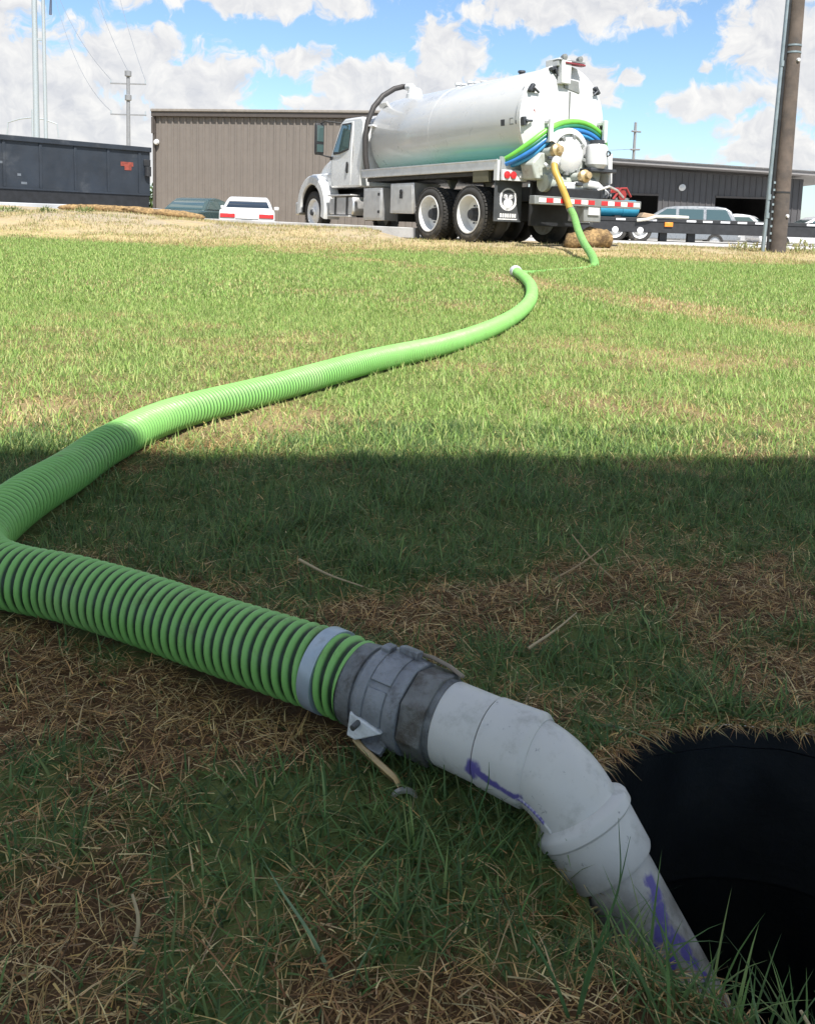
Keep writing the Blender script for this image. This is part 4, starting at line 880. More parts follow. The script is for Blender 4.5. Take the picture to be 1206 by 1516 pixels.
# rear bumper with red and white tape
rbm = MB().box(-1.94, -1.80, -1.24, 1.25, 0.70, 0.84).build('rear_bumper', M_grey, trk, bevel=0.008)
nseg = 15; w_ = 2.36 / nseg
for k in range(nseg):
    y1_ = 1.16 - k * w_
    if abs(y1_ - w_ / 2 + 0.17) < 0.1: continue
    MB().box(-1.947, -1.9415, y1_ - w_ + 0.002, y1_ - 0.002, 0.735, 0.808).build('tape_strip', M_red if k % 2 else mat('white_tape', (0.78, 0.78, 0.76), 0.4), rbm)
MB().box(-1.90, -1.50, -0.30, 0.10, 0.44, 0.70).build('step_box', M_grey, trk, bevel=0.01)
MB().box(-1.93, -1.90, -0.24, 0.02, 0.56, 0.69).build('licence_plate', M_plate, trk)
MB().box(-1.72, -1.60, -1.16, -0.80, 0.86, 0.90).build('reel_base', M_grey, trk)
rl = MB()
rl.tube([(-1.75, -0.72, 0.86), (-1.75, -0.90, 1.06), (-1.75, -1.04, 1.07), (-1.75, -1.16, 0.92)], 0.022, 8); rl.tube([(-1.55, -0.72, 0.86), (-1.55, -0.90, 1.06), (-1.55, -1.04, 1.07), (-1.55, -1.16, 0.92)], 0.022, 8)
rl.tube([(-1.75, -0.95, 0.95), (-1.55, -0.95, 0.95)], 0.10, 14)
rl.build('hose_reel', M_redp, trk, bevel=0)
MB().tube([(-1.72, -0.35, 1.0), (-1.76, -0.6, 1.08), (-1.76, -0.8, 1.02), (-1.74, -0.98, 0.9)], 0.025, 8).build('steel_handle', M_alu, trk)
for sgn in (1, -1):
    # lamps and mud flaps
    y0, y1 = sorted((sgn * 0.60, sgn * 1.16)); lp = MB().box(-0.93, -0.87, y0, y1, 1.12, 1.31).build('lamp_panel', M_white, trk, bevel=0.008)
    for yy_ in (0.92, 1.06): MB().lathe([(0, 0.065), (0.02, 0.065), (0.03, 0.0001)], 18, (-0.93, sgn * yy_, 1.22), (-1, 0, 0)).build('tail_lamp', M_red, lp, 40)
    MB().lathe([(0, 0.05), (0.02, 0.05), (0.03, 0.0001)], 18, (-0.93, sgn * 0.74, 1.22), (-1, 0, 0)).build('reverse_lamp', M_plate, lp, 40)
    y0, y1 = sorted((sgn * 0.58, sgn * 1.20)); fl = MB().box(-0.78, -0.765, y0, y1, 0.40, 1.14).build('mud_flap', M_flap, trk, bevel=0.003)
    MB().box(-0.80, -0.74, y0, y1, 1.14, 1.18).build('flap_hanger', M_grey, fl)
    # printed emblem: a round face with ears over a lettered bar
    em = MB(); yc = sgn * 0.89; zc = 0.80
    def disc(cy_, cz_, ry, rz_, n_=20, a0=0, a1=2 * pi, t=0.0):
        em.add([(-0.7825 - t, cy_, cz_)] + [(-0.7825 - t, cy_ + ry * cos(a0 + (a1 - a0) * k / n_), cz_ + rz_ * sin(a0 + (a1 - a0) * k / n_)) for k in range(n_ + 1)], [(0, k + 1, k + 2) for k in range(n_)])
    def arcs(cy_, cz_, r0, r1, a0, a1, n_=16):
        vs = []
        for k in range(n_ + 1):
            a = radians(a0 + (a1 - a0) * k / n_); vs += [(-0.7825, cy_ + r0 * cos(a), cz_ + r0 * sin(a)), (-0.7825, cy_ + r1 * cos(a), cz_ + r1 * sin(a))]
        em.add(vs, [(2 * k, 2 * k + 1, 2 * k + 3, 2 * k + 2) for k in range(n_)])
    arcs(yc, zc, 0.155, 0.205, -160, -20); arcs(yc, zc, 0.17, 0.20, 10, 170, 14); arcs(yc, zc, 0.15, 0.19, 150, 205); arcs(yc, zc, 0.15, 0.19, -25, 30)
    disc(yc, zc - 0.07, 0.105, 0.08); disc(yc - 0.06, zc + 0.05, 0.045, 0.035); disc(yc + 0.06, zc + 0.05, 0.045, 0.035); disc(yc, zc - 0.17, 0.06, 0.03)
    for sg in (-1, 1): em.quad((-0.7825, yc + sg * 0.02, zc - 0.02), (-0.7825, yc + sg * 0.11, zc + 0.03), (-0.7825, yc + sg * 0.10, zc + 0.07), (-0.7825, yc + sg * 0.005, zc + 0.03))
    for k in range(7): em.quad((-0.7825, yc - 0.19 + k * 0.054, 0.475), (-0.7825, yc - 0.15 + k * 0.054, 0.475), (-0.7825, yc - 0.15 + k * 0.054, 0.545), (-0.7825, yc - 0.19 + k * 0.054, 0.545))
    em.quad((-0.7825, yc - 0.22, 0.435), (-0.7825, yc + 0.22, 0.435), (-0.7825, yc + 0.22, 0.455), (-0.7825, yc - 0.22, 0.455))
    em.build('emblem', M_emblem, fl)
MB().box(-1.02, -0.96, -0.56, 0.56, 0.34, 1.14).build('shade_panel', M_black, trk, bevel=0.01)  # black sheet stands in for the shade under the truck's rear
# small black lettering low on the tank side
def tankside(x, z, w, h2):
    a = math.asin((z - TZ) / TR); yy_ = TR * cos(a) + 0.004
    return MB().hull2([(x, yy_ - 0.01, z), (x + w, yy_ - 0.01, z), (x + w, yy_ - 0.01, z + h2), (x, yy_ - 0.01, z + h2)], [(x, yy_, z), (x + w, yy_, z), (x + w, TR * cos(math.asin((z + h2 - TZ) / TR)) + 0.004, z + h2), (x, TR * cos(math.asin((z + h2 - TZ) / TR)) + 0.004, z + h2)])
tankside(-0.66, 2.10, 0.11, 0.11).build('side_letter', M_hub, tank)
for (x_, z_, w_, h2) in ((-0.90, 2.20, 0.10, 0.022), (-0.90, 2.10, 0.10, 0.022), (-0.82, 2.10, 0.022, 0.12)): tankside(x_, z_, w_, h2).build('side_letter', M_grey, tank)
# hose hangers on the rear
for (yy_, zz_) in ((0.50, 2.02), (-0.78, 2.10)):
    hk = MB().box(-1.42, -1.36, yy_ - 0.04, yy_ + 0.04, zz_ - 0.22, zz_ + 0.18); hk.box(-1.40, -1.16, yy_ - 0.03, yy_ + 0.03, zz_ - 0.22, zz_ - 0.16); hk.box(-1.40, -1.10, yy_ - 0.03, yy_ + 0.03, zz_ + 0.10, zz_ + 0.16)
    hk.build('hose_hanger', M_white, trk, bevel=0.01)

# hoses stowed on the truck and the amber drop hose
def rhose(name, label, pts, r, m, cat='hose', group=None):
    P_, _s = catmull(pts, 0.06); o_ = MB().tube([tuple(p) for p in P_], r, 12).build(name, m, None, 60); tag(o_, label, cat, group); return o_
def drape(dz, dxx, ph):
    return [tw(1.8, 1.0 + dxx * 0.3, 1.40 + dz * 0.3), tw(-0.3, 1.02 + dxx * 0.3, 1.42 + dz * 0.3), tw(-0.85, 1.02, 1.47 + dz * 0.6), tw(-1.18, 0.80, 1.70 + dz), tw(-1.28, 0.50, 1.94 + dz), tw(-1.28, 0.15, 2.10 + dz), tw(-1.28, -0.25, 2.15 + dz), tw(-1.28, -0.60, 2.08 + dz), tw(-1.25, -0.88, 1.92 + dz), tw(-1.15, -1.03, 1.72 + dz), tw(-0.95, -1.06, 1.52), tw(-0.4, -1.0, 1.42), tw(1.2, -1.0, 1.40)]
rhose('stowed_hose', 'light green hose draped over the truck rear, topmost of the bundle', drape(0.065, 0.0, 0), 0.05, M_green)
rhose('stowed_hose', 'dark green hose under the light green one on the truck rear', drape(-0.01, 0.08, 0), 0.042, mat('dark_green_hose', (0.02, 0.16, 0.09), 0.45))
rhose('stowed_hose', 'blue hose just below the green hoses on the truck rear', drape(-0.085, 0.16, 0), 0.045, M_blue)
rhose('stowed_hose', 'lighter blue hose, lowest of the bundle on the truck rear', [tw(1.6, 0.95, 1.38), tw(-0.3, 0.94, 1.40), tw(-0.85, 0.90, 1.40), tw(-1.15, 0.72, 1.56), tw(-1.26, 0.48, 1.78), tw(-1.26, 0.15, 1.965), tw(-1.26, -0.25, 2.0), tw(-1.26, -0.6, 1.93), tw(-1.2, -0.86, 1.74), tw(-1.0, -1.0, 1.50), tw(-0.3, -0.95, 1.40)], 0.042, mat('sky_blue_hose', (0.05, 0.28, 0.55), 0.4))
rhose('amber_hose', 'amber yellow hose hanging from the truck valve to the green hose', [tw(-1.66, 0.62, 1.42), tw(-1.74, 0.66, 1.28), tw(-1.90, 0.66, 1.05), tw(-1.99, 0.60, 0.82), tw(-2.05, 0.57, 0.66)], 0.058, M_amber)

# ------------------------------------------------------------------ things behind
def strip_box(p0, p1, w, h, name, m, parent=None, up=0.0, bevel=0.01):
    """a beam from p0 to p1 (world, base line), w wide and h high"""
    a = Vector(p0); b_ = Vector(p1); d_ = (b_ - a); d_.z = 0; d_.normalize(); n_ = Vector((-d_.y, d_.x, 0)) * (w / 2)
    z1 = Vector((0, 0, h)); A_ = [a - n_, a + n_, a + n_ + z1, a - n_ + z1]; B_ = [b_ - n_, b_ + n_, b_ + n_ + z1, b_ - n_ + z1]
    return MB().hull2(A_, B_).build(name, m, parent, bevel=bevel)
kb = strip_box((-5.6, 21.0, 0.40), (0.15, 17.55, 0.34), 0.22, 0.215, 'kerb', M_concrete); kb['kind'] = 'structure'
pad = MB().prism([(-16, 20.2), (-7.55, 23.0), (-8.0, 28.4), (-11.2, 31.4), (-20, 26)], 0.30, 0.86, 'z').build('concrete_pad', mat('pad_concrete', (0.36, 0.38, 0.41), 0.85, vary=0.15, vscale=1.0, dirt=(0.18, 0.18, 0.19), dirt_amt=0.3), None, bevel=0.02); pad['kind'] = 'structure'

# roll-off container
DA = Vector((-11.95, 23.65, 0)); DB = Vector((-8.27, 27.0, 0)); dd_ = (DB - DA).normalized()
cont = thing('roll_off_container', 'long dark navy steel waste container with an orange sticker near its end', 'container', (DB.x, DB.y, 0.86), atan2(dd_.y, dd_.x))
# local: x runs back along the side (negative), y into depth
L_ = 6.6
MB().box(-L_, 0, 0.0, 2.4, 0.42, 1.78).build('body', M_navy, cont, bevel=0.01)
MB().box(-L_, 0.02, -0.07, 2.47, 1.75, 1.90).build('top_rail', M_navy, cont, bevel=0.015)
MB().prism([(0.06, 0.0), (2.34, 0.0), (2.40, 0.43), (0.0, 0.43)], -L_, -0.02, 'x').build('underframe', M_navyd, cont)
MB().box(-L_, 0.0, -0.02, 0.05, 0.40, 0.46).build('lower_rail', M_navy, cont)
for k in range(7): MB().box(-0.35 - k * 1.0 - 0.04, -0.35 - k * 1.0 + 0.04, -0.028, 0.0, 0.46, 1.75).build('side_stiffener', M_navy, cont, bevel=0.008)
MB().box(-0.22, 0.0, -0.04, 0.0, 1.32, 1.52).build('latch', M_black, cont, bevel=0.01)
MB().tube([(-0.10, -0.06, 1.0), (-0.10, -0.06, 1.30)], 0.10, 12).build('latch', M_black, cont)
st = MB(); st.box(-0.96, -0.56, -0.012, 0.0, 1.27, 1.40); st.box(-0.84, -0.62, -0.012, 0.0, 1.15, 1.27); st.build('sticker', M_sticker, cont)
for (x_, z_, w_) in ((-3.9, 0.55, 0.16), (-4.0, 0.78, 0.1), (-4.5, 1.1, 0.12)): MB().box(x_, x_ + w_, -0.008, 0.0, z_, z_ + 0.07).build('scuff', mat('pale_scuff', (0.10, 0.115, 0.135), 0.7), cont)

# taupe metal building
BL = Vector((-12.05, 40.0, 0)); BR = Vector((4.5, 37.0, 0)); bd = (BR - BL); Lb = bd.length; bd.normalize()
bb = thing('metal_building', 'taupe ribbed metal warehouse wall rising behind the tank truck', 'building', (BL.x, BL.y, -0.3), atan2(bd.y, bd.x))
MB().box(0.0, Lb, 0.06, 12, 0, 5.55).build('wall', M_taupe, bb)
prof = []
pw = 0.93; np_ = int(Lb / pw)
pm = MB(); t_ = []
for j in range(3):
    x0 = j * 0.31; t_ += [(x0, 0.055), (x0 + 0.20, 0.055), (x0 + 0.225, 0.0), (x0 + 0.285, 0.0), (x0 + 0.31, 0.055)]
t2 = []
for p in t_:
    if not t2 or p != t2[-1]: t2.append(p)
vs = [(p[0], p[1], 0) for p in t2] + [(p[0], p[1], 5.50) for p in t2]; n_ = len(t2)
pm.add(vs, [(i, i + 1, n_ + i + 1, n_ + i) for i in range(n_ - 1)])
pan0 = pm.build('siding_panel', M_taupe, bb, loc=(0.02, 0, 0))
for k in range(1, np_): copy_part(pan0, bb, loc=(0.02 + k * pw, 0, 0))
MB().box(-0.10, Lb + 0.1, -0.14, 12.1, 5.52, 5.80).build('eave_trim', M_taupet, bb, bevel=0.02)
MB().box(-0.10, Lb + 0.1, -0.20, -0.10, 5.74, 5.86).build('gutter', mat('pale_gutter', (0.22, 0.20, 0.18), 0.5), bb, bevel=0.02)
MB().box(-0.06, 0.06, -0.05, 0.12, 0, 5.52).build('corner_trim', M_taupet, bb)
MB().box(-0.10, 0.02, -0.12, -0.02, 4.75, 5.5).build('downspout', M_taupet, bb)
MB().lathe([(0, 0.12), (0.06, 0.14), (0.14, 0.10), (0.16, 0.0001)], 14, (0.14, -0.02, 4.35), (0, -1, 0)).build('wall_lamp', M_white, bb, 40)

# dark workshop on the right
SL = Vector((7.5, 42.4, 0)); SR = Vector((19.2, 42.0, 0)); sd_ = (SR - SL); Ls = sd_.length; sd_.normalize()
sb = thing('dark_shed', 'low slate grey metal shed with open bays and a wide pale-edged roof', 'building', (SL.x, SL.y, 0.0), atan2(sd_.y, sd_.x))
ops = [(1.6, 4.72, 2.42), (7.5, 10.6, 2.42)]
def zr_(x): return 4.06 - 0.42 * x / Ls
edges = [0.0] + [e for o_ in ops for e in o_[:2]] + [Ls]
for i in range(0, len(edges), 2):
    a, c_ = edges[i], edges[i + 1]; MB().prism([(a, -0.2), (c_, -0.2), (c_, zr_(c_) - 0.2), (a, zr_(a) - 0.2)], 0.05, 0.2).build('wall', M_slate, sb)
for a, c_, h_ in ops:
    MB().prism([(a, h_), (c_, h_), (c_, zr_(c_) - 0.2), (a, zr_(a) - 0.2)], 0.05, 0.2).build('wall', M_slate, sb)
    MB().box(a, c_, -0.01, 0.05, h_, h_ + 0.1).build('bay_header', M_taupet, sb)
MB().box(0, Ls, 7.8, 8.0, -0.2, 3.4).build('back_wall', M_black, sb); MB().box(Ls - 0.2, Ls, 0.2, 7.8, -0.2, 3.4).build('end_wall', M_slate, sb); MB().box(0, 0.2, 0.2, 7.8, -0.2, 3.4).build('end_wall', M_slate, sb)
MB().box(0.2, Ls - 0.2, 0.2, 7.8, -0.2, 0.02).build('shed_floor', mat('dark_floor', (0.06, 0.06, 0.06), 0.9), sb)
rib = MB().box(-0.02, 0.02, 0.015, 0.06, -0.2, 3.0).build('siding_rib', M_slate, sb, loc=(0.15, 0, 0))
x_ = 0.15
while x_ < Ls - 0.3:
    x_ += 0.30
    hit = [o_ for o_ in ops if o_[0] - 0.02 < x_ < o_[1] + 0.02]
    z0 = (hit[0][2] + 0.1) if hit else -0.2; z1 = zr_(x_) - 0.2
    c_ = copy_part(rib, sb, loc=(x_, 0, z0 + 0.2 * (z1 - z0) / 3.2)); c_.scale = (1, 1, (z1 - z0) / 3.2)
rp = [(-1.0, zr_(-1.0) - 0.02), (Ls + 2.6, zr_(Ls + 2.6) - 0.02), (Ls + 2.6, zr_(Ls + 2.6) + 0.14), (-1.0, zr_(-1.0) + 0.14)]
MB().prism([(p[0], p[1] - 0.06) for p in rp], -1.0, 8.6).build('roof', M_soffit, sb, bevel=0.01)
MB().prism([(p[0], p[1] + (0.0 if k > 1 else 0.10)) for k, p in enumerate(rp)], -1.06, -1.0).build('fascia', mat('dark_fascia', (0.11, 0.105, 0.105), 0.5), sb)
MB().lathe([(0, 0.16), (0.08, 0.17), (0.15, 0.0001)], 14, (5.82, 0.02, 2.88), (0, -1, -0.3)).build('wall_lamp', M_white, sb, 40)

# flatbed trailer with its load
tr_ = thing('flatbed_trailer', 'long black flatbed trailer with white reflector strips parked across the yard', 'trailer', (3.2, 27.0, 0.31), 0)
LT = 14.5
MB().box(0, LT, 0, 2.5, 0.64, 0.76).build('deck', M_black, tr_, bevel=0.01)
MB().box(0, LT, 0.02, 0.14, 0.30, 0.64).build('side_beam', M_black, tr_, bevel=0.01); MB().box(0, LT, 2.36, 2.48, 0.30, 0.64).build('side_beam', M_black, tr_, bevel=0.01)
for k in range(12): MB().box(0.3 + k * 1.25, 0.42 + k * 1.25, 0.14, 2.36, 0.36, 0.60).build('cross_member', M_black, tr_)
def px2x(px): return (px - 603) / 1250 * 26.9 - 3.2
for px in (912, 958, 1016, 1040, 1066, 1091, 1117, 1193):
    x_ = px2x(px); MB().box(x_ - 0.15, x_ + 0.15, -0.012, 0.0, 0.665, 0.725).build('reflector_strip', M_plate, tr_)
x_ = px2x(983); MB().box(x_ - 0.13, x_ + 0.13, -0.03, 0.02, 0.50, 0.64).build('marker_lamp', M_yellow, tr_, bevel=0.01)
for px in (942, 905):
    x_ = px2x(px)
    for yy_ in (0.05, 2.15):
        w = MB().lathe([(-0.02, 0.25), (0.015, 0.255), (0.0, 0.22), (-0.06, 0.19), (-0.05, 0.11), (0.03, 0.10), (0.05, 0.06), (0.05, 0.0001)], 26, (0, 0, 0), (0, -1, 0)).build('wheel', M_rim, tr_, 35, loc=(x_, yy_, 0.36))
        MB().lathe([(-0.24, 0.25), (-0.24, 0.34), (-0.2, 0.385), (-0.02, 0.385), (0.02, 0.34), (0.02, 0.27)], 30, (0, 0, 0), (0, -1, 0), closed=True).build('tyre', M_rubber, w, 35)
for px in (979, 1021):
    x_ = px2x(px); MB().box(x_ - 0.12, x_ + 0.12, 0.2, 0.4, 0.0, 0.32).build('landing_leg', M_black, tr_, bevel=0.01); MB().box(x_ - 0.2, x_ + 0.2, 0.1, 0.5, -0.0, 0.04).build('leg_foot', M_black, tr_)
tb_ = thing('poly_tank', 'blue horizontal tank lying on the trailer behind the truck bumper', 'tank', (4.3, 27.5, 1.07))
MB().lathe([(-0.0, 0.0001), (0.03, 0.20), (0.12, 0.27), (2.9, 0.27), (3.0, 0.20), (3.03, 0.0001)], 28, (0, 0, 0.28), (1, 0, 0)).build('barrel', M_bluet, tb_, 35)
for x_ in (0.5, 1.5, 2.5): MB().lathe([(x_ - 0.03, 0.268), (x_ - 0.03, 0.282), (x_ + 0.03, 0.282), (x_ + 0.03, 0.268)], 28, (0, 0, 0.28), (1, 0, 0), closed=True).build('strap', M_bluet, tb_, 35)
MB().box(2.2, 2.4, -0.3, 0.3, -0.0, 0.05).build('cradle', M_black, tb_); MB().box(0.6, 0.8, -0.3, 0.3, 0.0, 0.05).build('cradle', M_black, tb_)
pl = [(7.15, 26.95, 0.98), (7.5, 26.96, 1.03), (7.75, 26.98, 1.12), (8.2, 27.0, 1.13), (8.8, 27.05, 1.12)]
tag(MB().tube(pl, 0.05, 10).build('hose_pipe', mat('pale_pipe', (0.62, 0.60, 0.52), 0.5), None, 60), 'pale pipe bent over the black trailer edge beside the blue tank', 'pipe')
tag(MB().prism([(0, 0), (0.55, 0), (0.5, 0.10), (0.1, 0.16)], 0, 0.5).build('timber_piece', mat('tan_timber', (0.42, 0.30, 0.2), 0.8), None, bevel=0.02, loc=(7.35, 27.3, 1.08)), 'small tan load lying on the trailer deck right of the blue tank', 'load')

# cars
def car(name, label, x, y, z, rot, L=4.7, Wd=1.8, H=1.40, paint=M_white, kind='sedan', glass=M_glass):
    c = thing(name, label, 'car', (x, y, z), rot)
    hw = Wd / 2
    if kind == 'sedan':
        low = [(0.05, 0.30), (0.0, 0.52), (0.03, 0.82), (0.14, 0.90), (0.95, 0.94), (L - 1.45, 0.95), (L - 0.3, 0.80), (L - 0.05, 0.66), (L, 0.48), (L - 0.1, 0.28)]
        gb = (0.62, L - 1.35); gt = (1.22, L - 2.25)
    else:
        low = [(0.05, 0.36), (0.0, 0.62), (0.03, 1.00), (0.10, 1.06), (L - 1.35, 1.06), (L - 0.3, 0.95), (L - 0.05, 0.80), (L, 0.55), (L - 0.1, 0.34)]
        gb = (0.06, L - 1.20); gt = (0.45, L - 2.05)
    zb = low[4][1] - 0.01
    n_ = len(low); f_ = lambda z: hw * (1.0 - 0.08 * max(0, (z - 0.55) / 0.45) ** 2 - 0.05 * max(0, (0.5 - z) / 0.25))
    MB().hull2([(p[0], f_(p[1]), p[1]) for p in low], [(p[0], -f_(p[1]), p[1]) for p in low]).build('body', paint, c, bevel=0.06, seg=3)
    b0, b1 = hw * 0.90, hw * 0.68
    def yw(z): t = max(0.0, (z - zb) / (H - zb)); return b0 + (b1 - b0) * t ** 1.25
    cp = [(gb[0], zb - 0.02), (gt[0] - 0.14, H - 0.17), (gt[0] + 0.05, H - 0.055), (gt[0] + 0.35, H - 0.012), ((gt[0] + gt[1]) / 2, H), (gt[1] - 0.35, H - 0.022), (gt[1], H - 0.085), (gt[1] + 0.20, H - 0.20), (gb[1], zb - 0.02)]
    MB().hull2([(p[0], yw(p[1]), p[1]) for p in cp], [(p[0], -yw(p[1]), p[1]) for p in cp]).build('cabin', paint, c, bevel=0.05, seg=3)
    zw0, zw1 = zb + 0.04, H - 0.13
    def xr(z): t = (z - cp[0][1]) / (cp[1][1] - cp[0][1]); return cp[0][0] + (cp[1][0] - cp[0][0]) * t
    def xf(z): t = (z - cp[8][1]) / (cp[7][1] - cp[8][1]); return cp[8][0] + (cp[7][0] - cp[8][0]) * t
    def xpane(nm, fx, sg):
        P_ = [(fx(z) + sg * 0.012, y_, z) for z, y_ in ((zw0, -yw(zw0) + 0.10), (zw0, yw(zw0) - 0.10), (zw1 - 0.03, yw(zw1) - 0.08), (zw1 - 0.03, -yw(zw1) + 0.08))]
        MB().hull2(P_, [(p[0] - sg * 0.03, p[1], p[2]) for p in P_]).build(nm, glass, c, bevel=0.01)
    xpane('rear_window', xr, -1); xpane('windscreen', xf, 1)
    sp = (0.0, 0.46, 0.50, 1.0) if kind == 'sedan' else (0.0, 0.31, 0.345, 0.64, 0.675, 1.0)
    for sg in (1, -1):
        for k in range(0, len(sp), 2):
            P_ = []
            for u, z in ((sp[k], zw0), (sp[k + 1], zw0), (sp[k + 1], zw1), (sp[k], zw1)):
                a_, c2 = xr(z) + 0.16, xf(z) - 0.16
                a0_, c0_ = xr(zw0) + 0.16, xf(zw0) - 0.16
                xx_ = a_ + (c2 - a_) * u if u in (0.0, 1.0) else min(max(a0_ + (c0_ - a0_) * u, a_), c2)
                P_.append((xx_, sg * (yw(z) + 0.010), z))
            MB().hull2(P_, [(p[0], p[1] - sg * 0.03, p[2]) for p in P_]).build('side_window', glass, c, bevel=0.012)
    zl = 0.62 if kind == 'sedan' else 0.85
    for sg in (1, -1):
        MB().box(-0.025, 0.05, min(sg * hw * 0.42, sg * hw * 0.93), max(sg * hw * 0.42, sg * hw * 0.93), zl + 0.02, zl + 0.15).build('tail_lamp', M_red, c, bevel=0.015)
        MB().box(L - 0.10, L - 0.005, min(sg * hw * 0.5, sg * hw * 0.9), max(sg * hw * 0.5, sg * hw * 0.9), zl - 0.05, zl + 0.08).build('headlight', MATS['headlight_lens'], c, bevel=0.02)
        MB().box(gb[1] - 0.45, gb[1] - 0.30, min(sg * hw * 0.93, sg * hw * 1.12), max(sg * hw * 0.93, sg * hw * 1.12), zb, zb + 0.13).build('door_mirror', paint, c, bevel=0.03)
    MB().box(-0.02, 0.03, -hw * 0.40, hw * 0.40, zl, zl + 0.15).build('plate_panel', paint, c); MB().box(-0.03, 0.0, -0.17, 0.17, zl + 0.0, zl + 0.13).build('licence_plate', M_plate, c)
    MB().box(-0.08, 0.10, -hw * 0.97, hw * 0.97, 0.40, 0.56).build('rear_bumper', M_grey if paint is M_white else paint, c, bevel=0.03)
    for xx_ in (0.85, L - 0.9):
        for sg in (1, -1):
            w = MB().lathe([(0.0, 0.0001), (0.02, 0.10), (-0.01, 0.18), (0.015, 0.20)], 18, (0, 0, 0), (0, sg, 0)).build('wheel', M_alu, c, 40, loc=(xx_, sg * (hw - 0.03), 0.31))
            MB().lathe([(-0.18, 0.19), (-0.18, 0.29), (-0.15, 0.31), (0.0, 0.31), (0.03, 0.29), (0.03, 0.20)], 24, (0, 0, 0), (0, sg, 0), closed=True).build('tyre', M_rubber, w, 40)
    return c
car('parked_car', 'white sedan seen from behind with red tail lamps by the taupe wall', -5.2, 27.0, 0.02, radians(99), H=1.35, paint=M_white, glass=M_glassd)
car('parked_car', 'dark green car half hidden beside the navy container', -8.1, 29.0, -0.06, radians(75), paint=M_dgreen, H=1.40)
car('parked_car', 'silver wagon parked behind the black trailer in front of the shed', 12.85, 33.6, 0.02, radians(166), L=4.8, paint=M_silver, kind='suv', H=1.68)
car('parked_car', 'white car behind the trailer just left of the brown pole', 15.6, 35.6, 0.05, radians(150), paint=M_white, H=1.46)
car('parked_car', 'white car showing to the right of the brown pole', 18.4, 33.9, 0.05, radians(176), paint=M_white, H=1.45)

# lumps of straw netting on the verge
def lump(name, label, pts, rad, seed, flat=0.8, m=M_tan):
    r_ = random.Random(seed); P_, s_ = catmull(pts, 0.07); n_ = 18; vs = []; fs = []
    for i, p in enumerate(P_):
        t = i / (len(P_) - 1); e = min(1.0, sqrt(max(0.0, 1 - (2 * t - 1) ** 8)) + 0.02)
        d_ = (P_[min(i + 1, len(P_) - 1)] - P_[max(i - 1, 0)]); d_ = Vector(d_).normalized(); u = Vector((0, 0, 1)); w_ = d_.cross(u).normalized()
        for k in range(n_):
            a = 2 * pi * k / n_; q1 = fbm(np.array(cos(a) * 1.1 + seed), np.array(s_[i] * 3.0 + sin(a) * 1.1), 1.6, 3) - 0.5; q2 = fbm(np.array(cos(a) * 3 + seed), np.array(s_[i] * 8 + sin(a) * 3), 2.0, 2) - 0.5
            rr = rad * e * (1 + 0.75 * float(q1) + 0.35 * float(q2)); vs.append(Vector(p) + w_ * cos(a) * rr + u * (sin(a) * rr * flat + rad * 0.5))
    for i in range(len(P_) - 1):
        for k in range(n_): fs.append((i * n_ + k, i * n_ + (k + 1) % n_, (i + 1) * n_ + (k + 1) % n_, (i + 1) * n_ + k))
    mb = MB(); mb.add(vs, fs); mb.f += [tuple(range(n_)), tuple(range((len(P_) - 1) * n_, len(P_) * n_))]
    return tag(mb.build(name, m, None, 70), label, 'straw roll')
lump('straw_roll', 'bulky tan straw bundle on the dirt behind the rising green hose', [(2.72, 14.9, 0.28), (3.0, 15.0, 0.33), (3.3, 15.1, 0.38), (3.62, 15.15, 0.36)], 0.20, 2.3, 0.9)
lump('straw_roll', 'long brown straw roll on the verge in front of the navy container', [(x_, y_, gz(x_, y_, 0.01)) for x_, y_ in ((-7.9, 19.0), (-7.0, 19.1), (-6.2, 19.1), (-5.5, 19.2), (-4.7, 19.5))], 0.105, 5.1, 0.8)
# roadside pole with conduit
pz = gz(6.69, 15.5)
up_ = thing('utility_pole', 'weathered brown utility pole with a grey conduit on its left', 'pole', (6.69, 15.5, pz - 0.05))
MB().tube([(0, 0, 0), (0, 0, 0.45), (0, 0, 1.15)], [0.165, 0.16, 0.157], 24).build('pole_base', mat('pole_base_wood', (0.085, 0.07, 0.062), 0.85, vary=0.25, vscale=4, bump=0.5, bscale=30, dirt=(0.055, 0.05, 0.05), dirt_amt=0.55, dscale=2.5), up_, 40)
MB().tube([(0, 0, 1.14), (0.0, 0, 4.8), (0.0, 0, 9.6)], [0.154, 0.130, 0.10], 24).build('pole_shaft', M_wood, up_, 40)
for z_ in (1.14, 3.60, 3.72): MB().lathe([(z_ - 0.015, 0.13), (z_ - 0.015, 0.162 - 0.0065 * (z_ - 1)), (z_ + 0.015, 0.162 - 0.0065 * (z_ - 1)), (z_ + 0.015, 0.13)], 24, closed=True).build('strap', M_galv if z_ > 2 else M_black, up_, 40)
for (z_, a) in ((0.72, -60), (3.46, -70)):
    r_ = 0.16 - 0.006 * z_; MB().tube([(0.9 * r_ * cos(radians(a)), 0.9 * r_ * sin(radians(a)), z_), ((r_ + 0.03) * cos(radians(a)), (r_ + 0.03) * sin(radians(a)), z_)], 0.03, 10).build('bolt', M_plate, up_)
MB().tube([(-0.27, -0.04, -0.03), (-0.245, -0.04, 0.75), (-0.235, -0.04, 1.4), (-0.175, -0.04, 4.6), (-0.13, -0.02, 9.0)], 0.036, 12).build('conduit', M_galv, up_, 40)
for z_ in (0.72, 1.05, 3.4): MB().lathe([(z_ - 0.05, 0.03), (z_ - 0.05, 0.046), (z_ + 0.05, 0.046), (z_ + 0.05, 0.03)], 12, (-0.25 + 0.018 * z_, -0.04, 0), closed=True).build('conduit_coupling', M_galv, up_, 40)
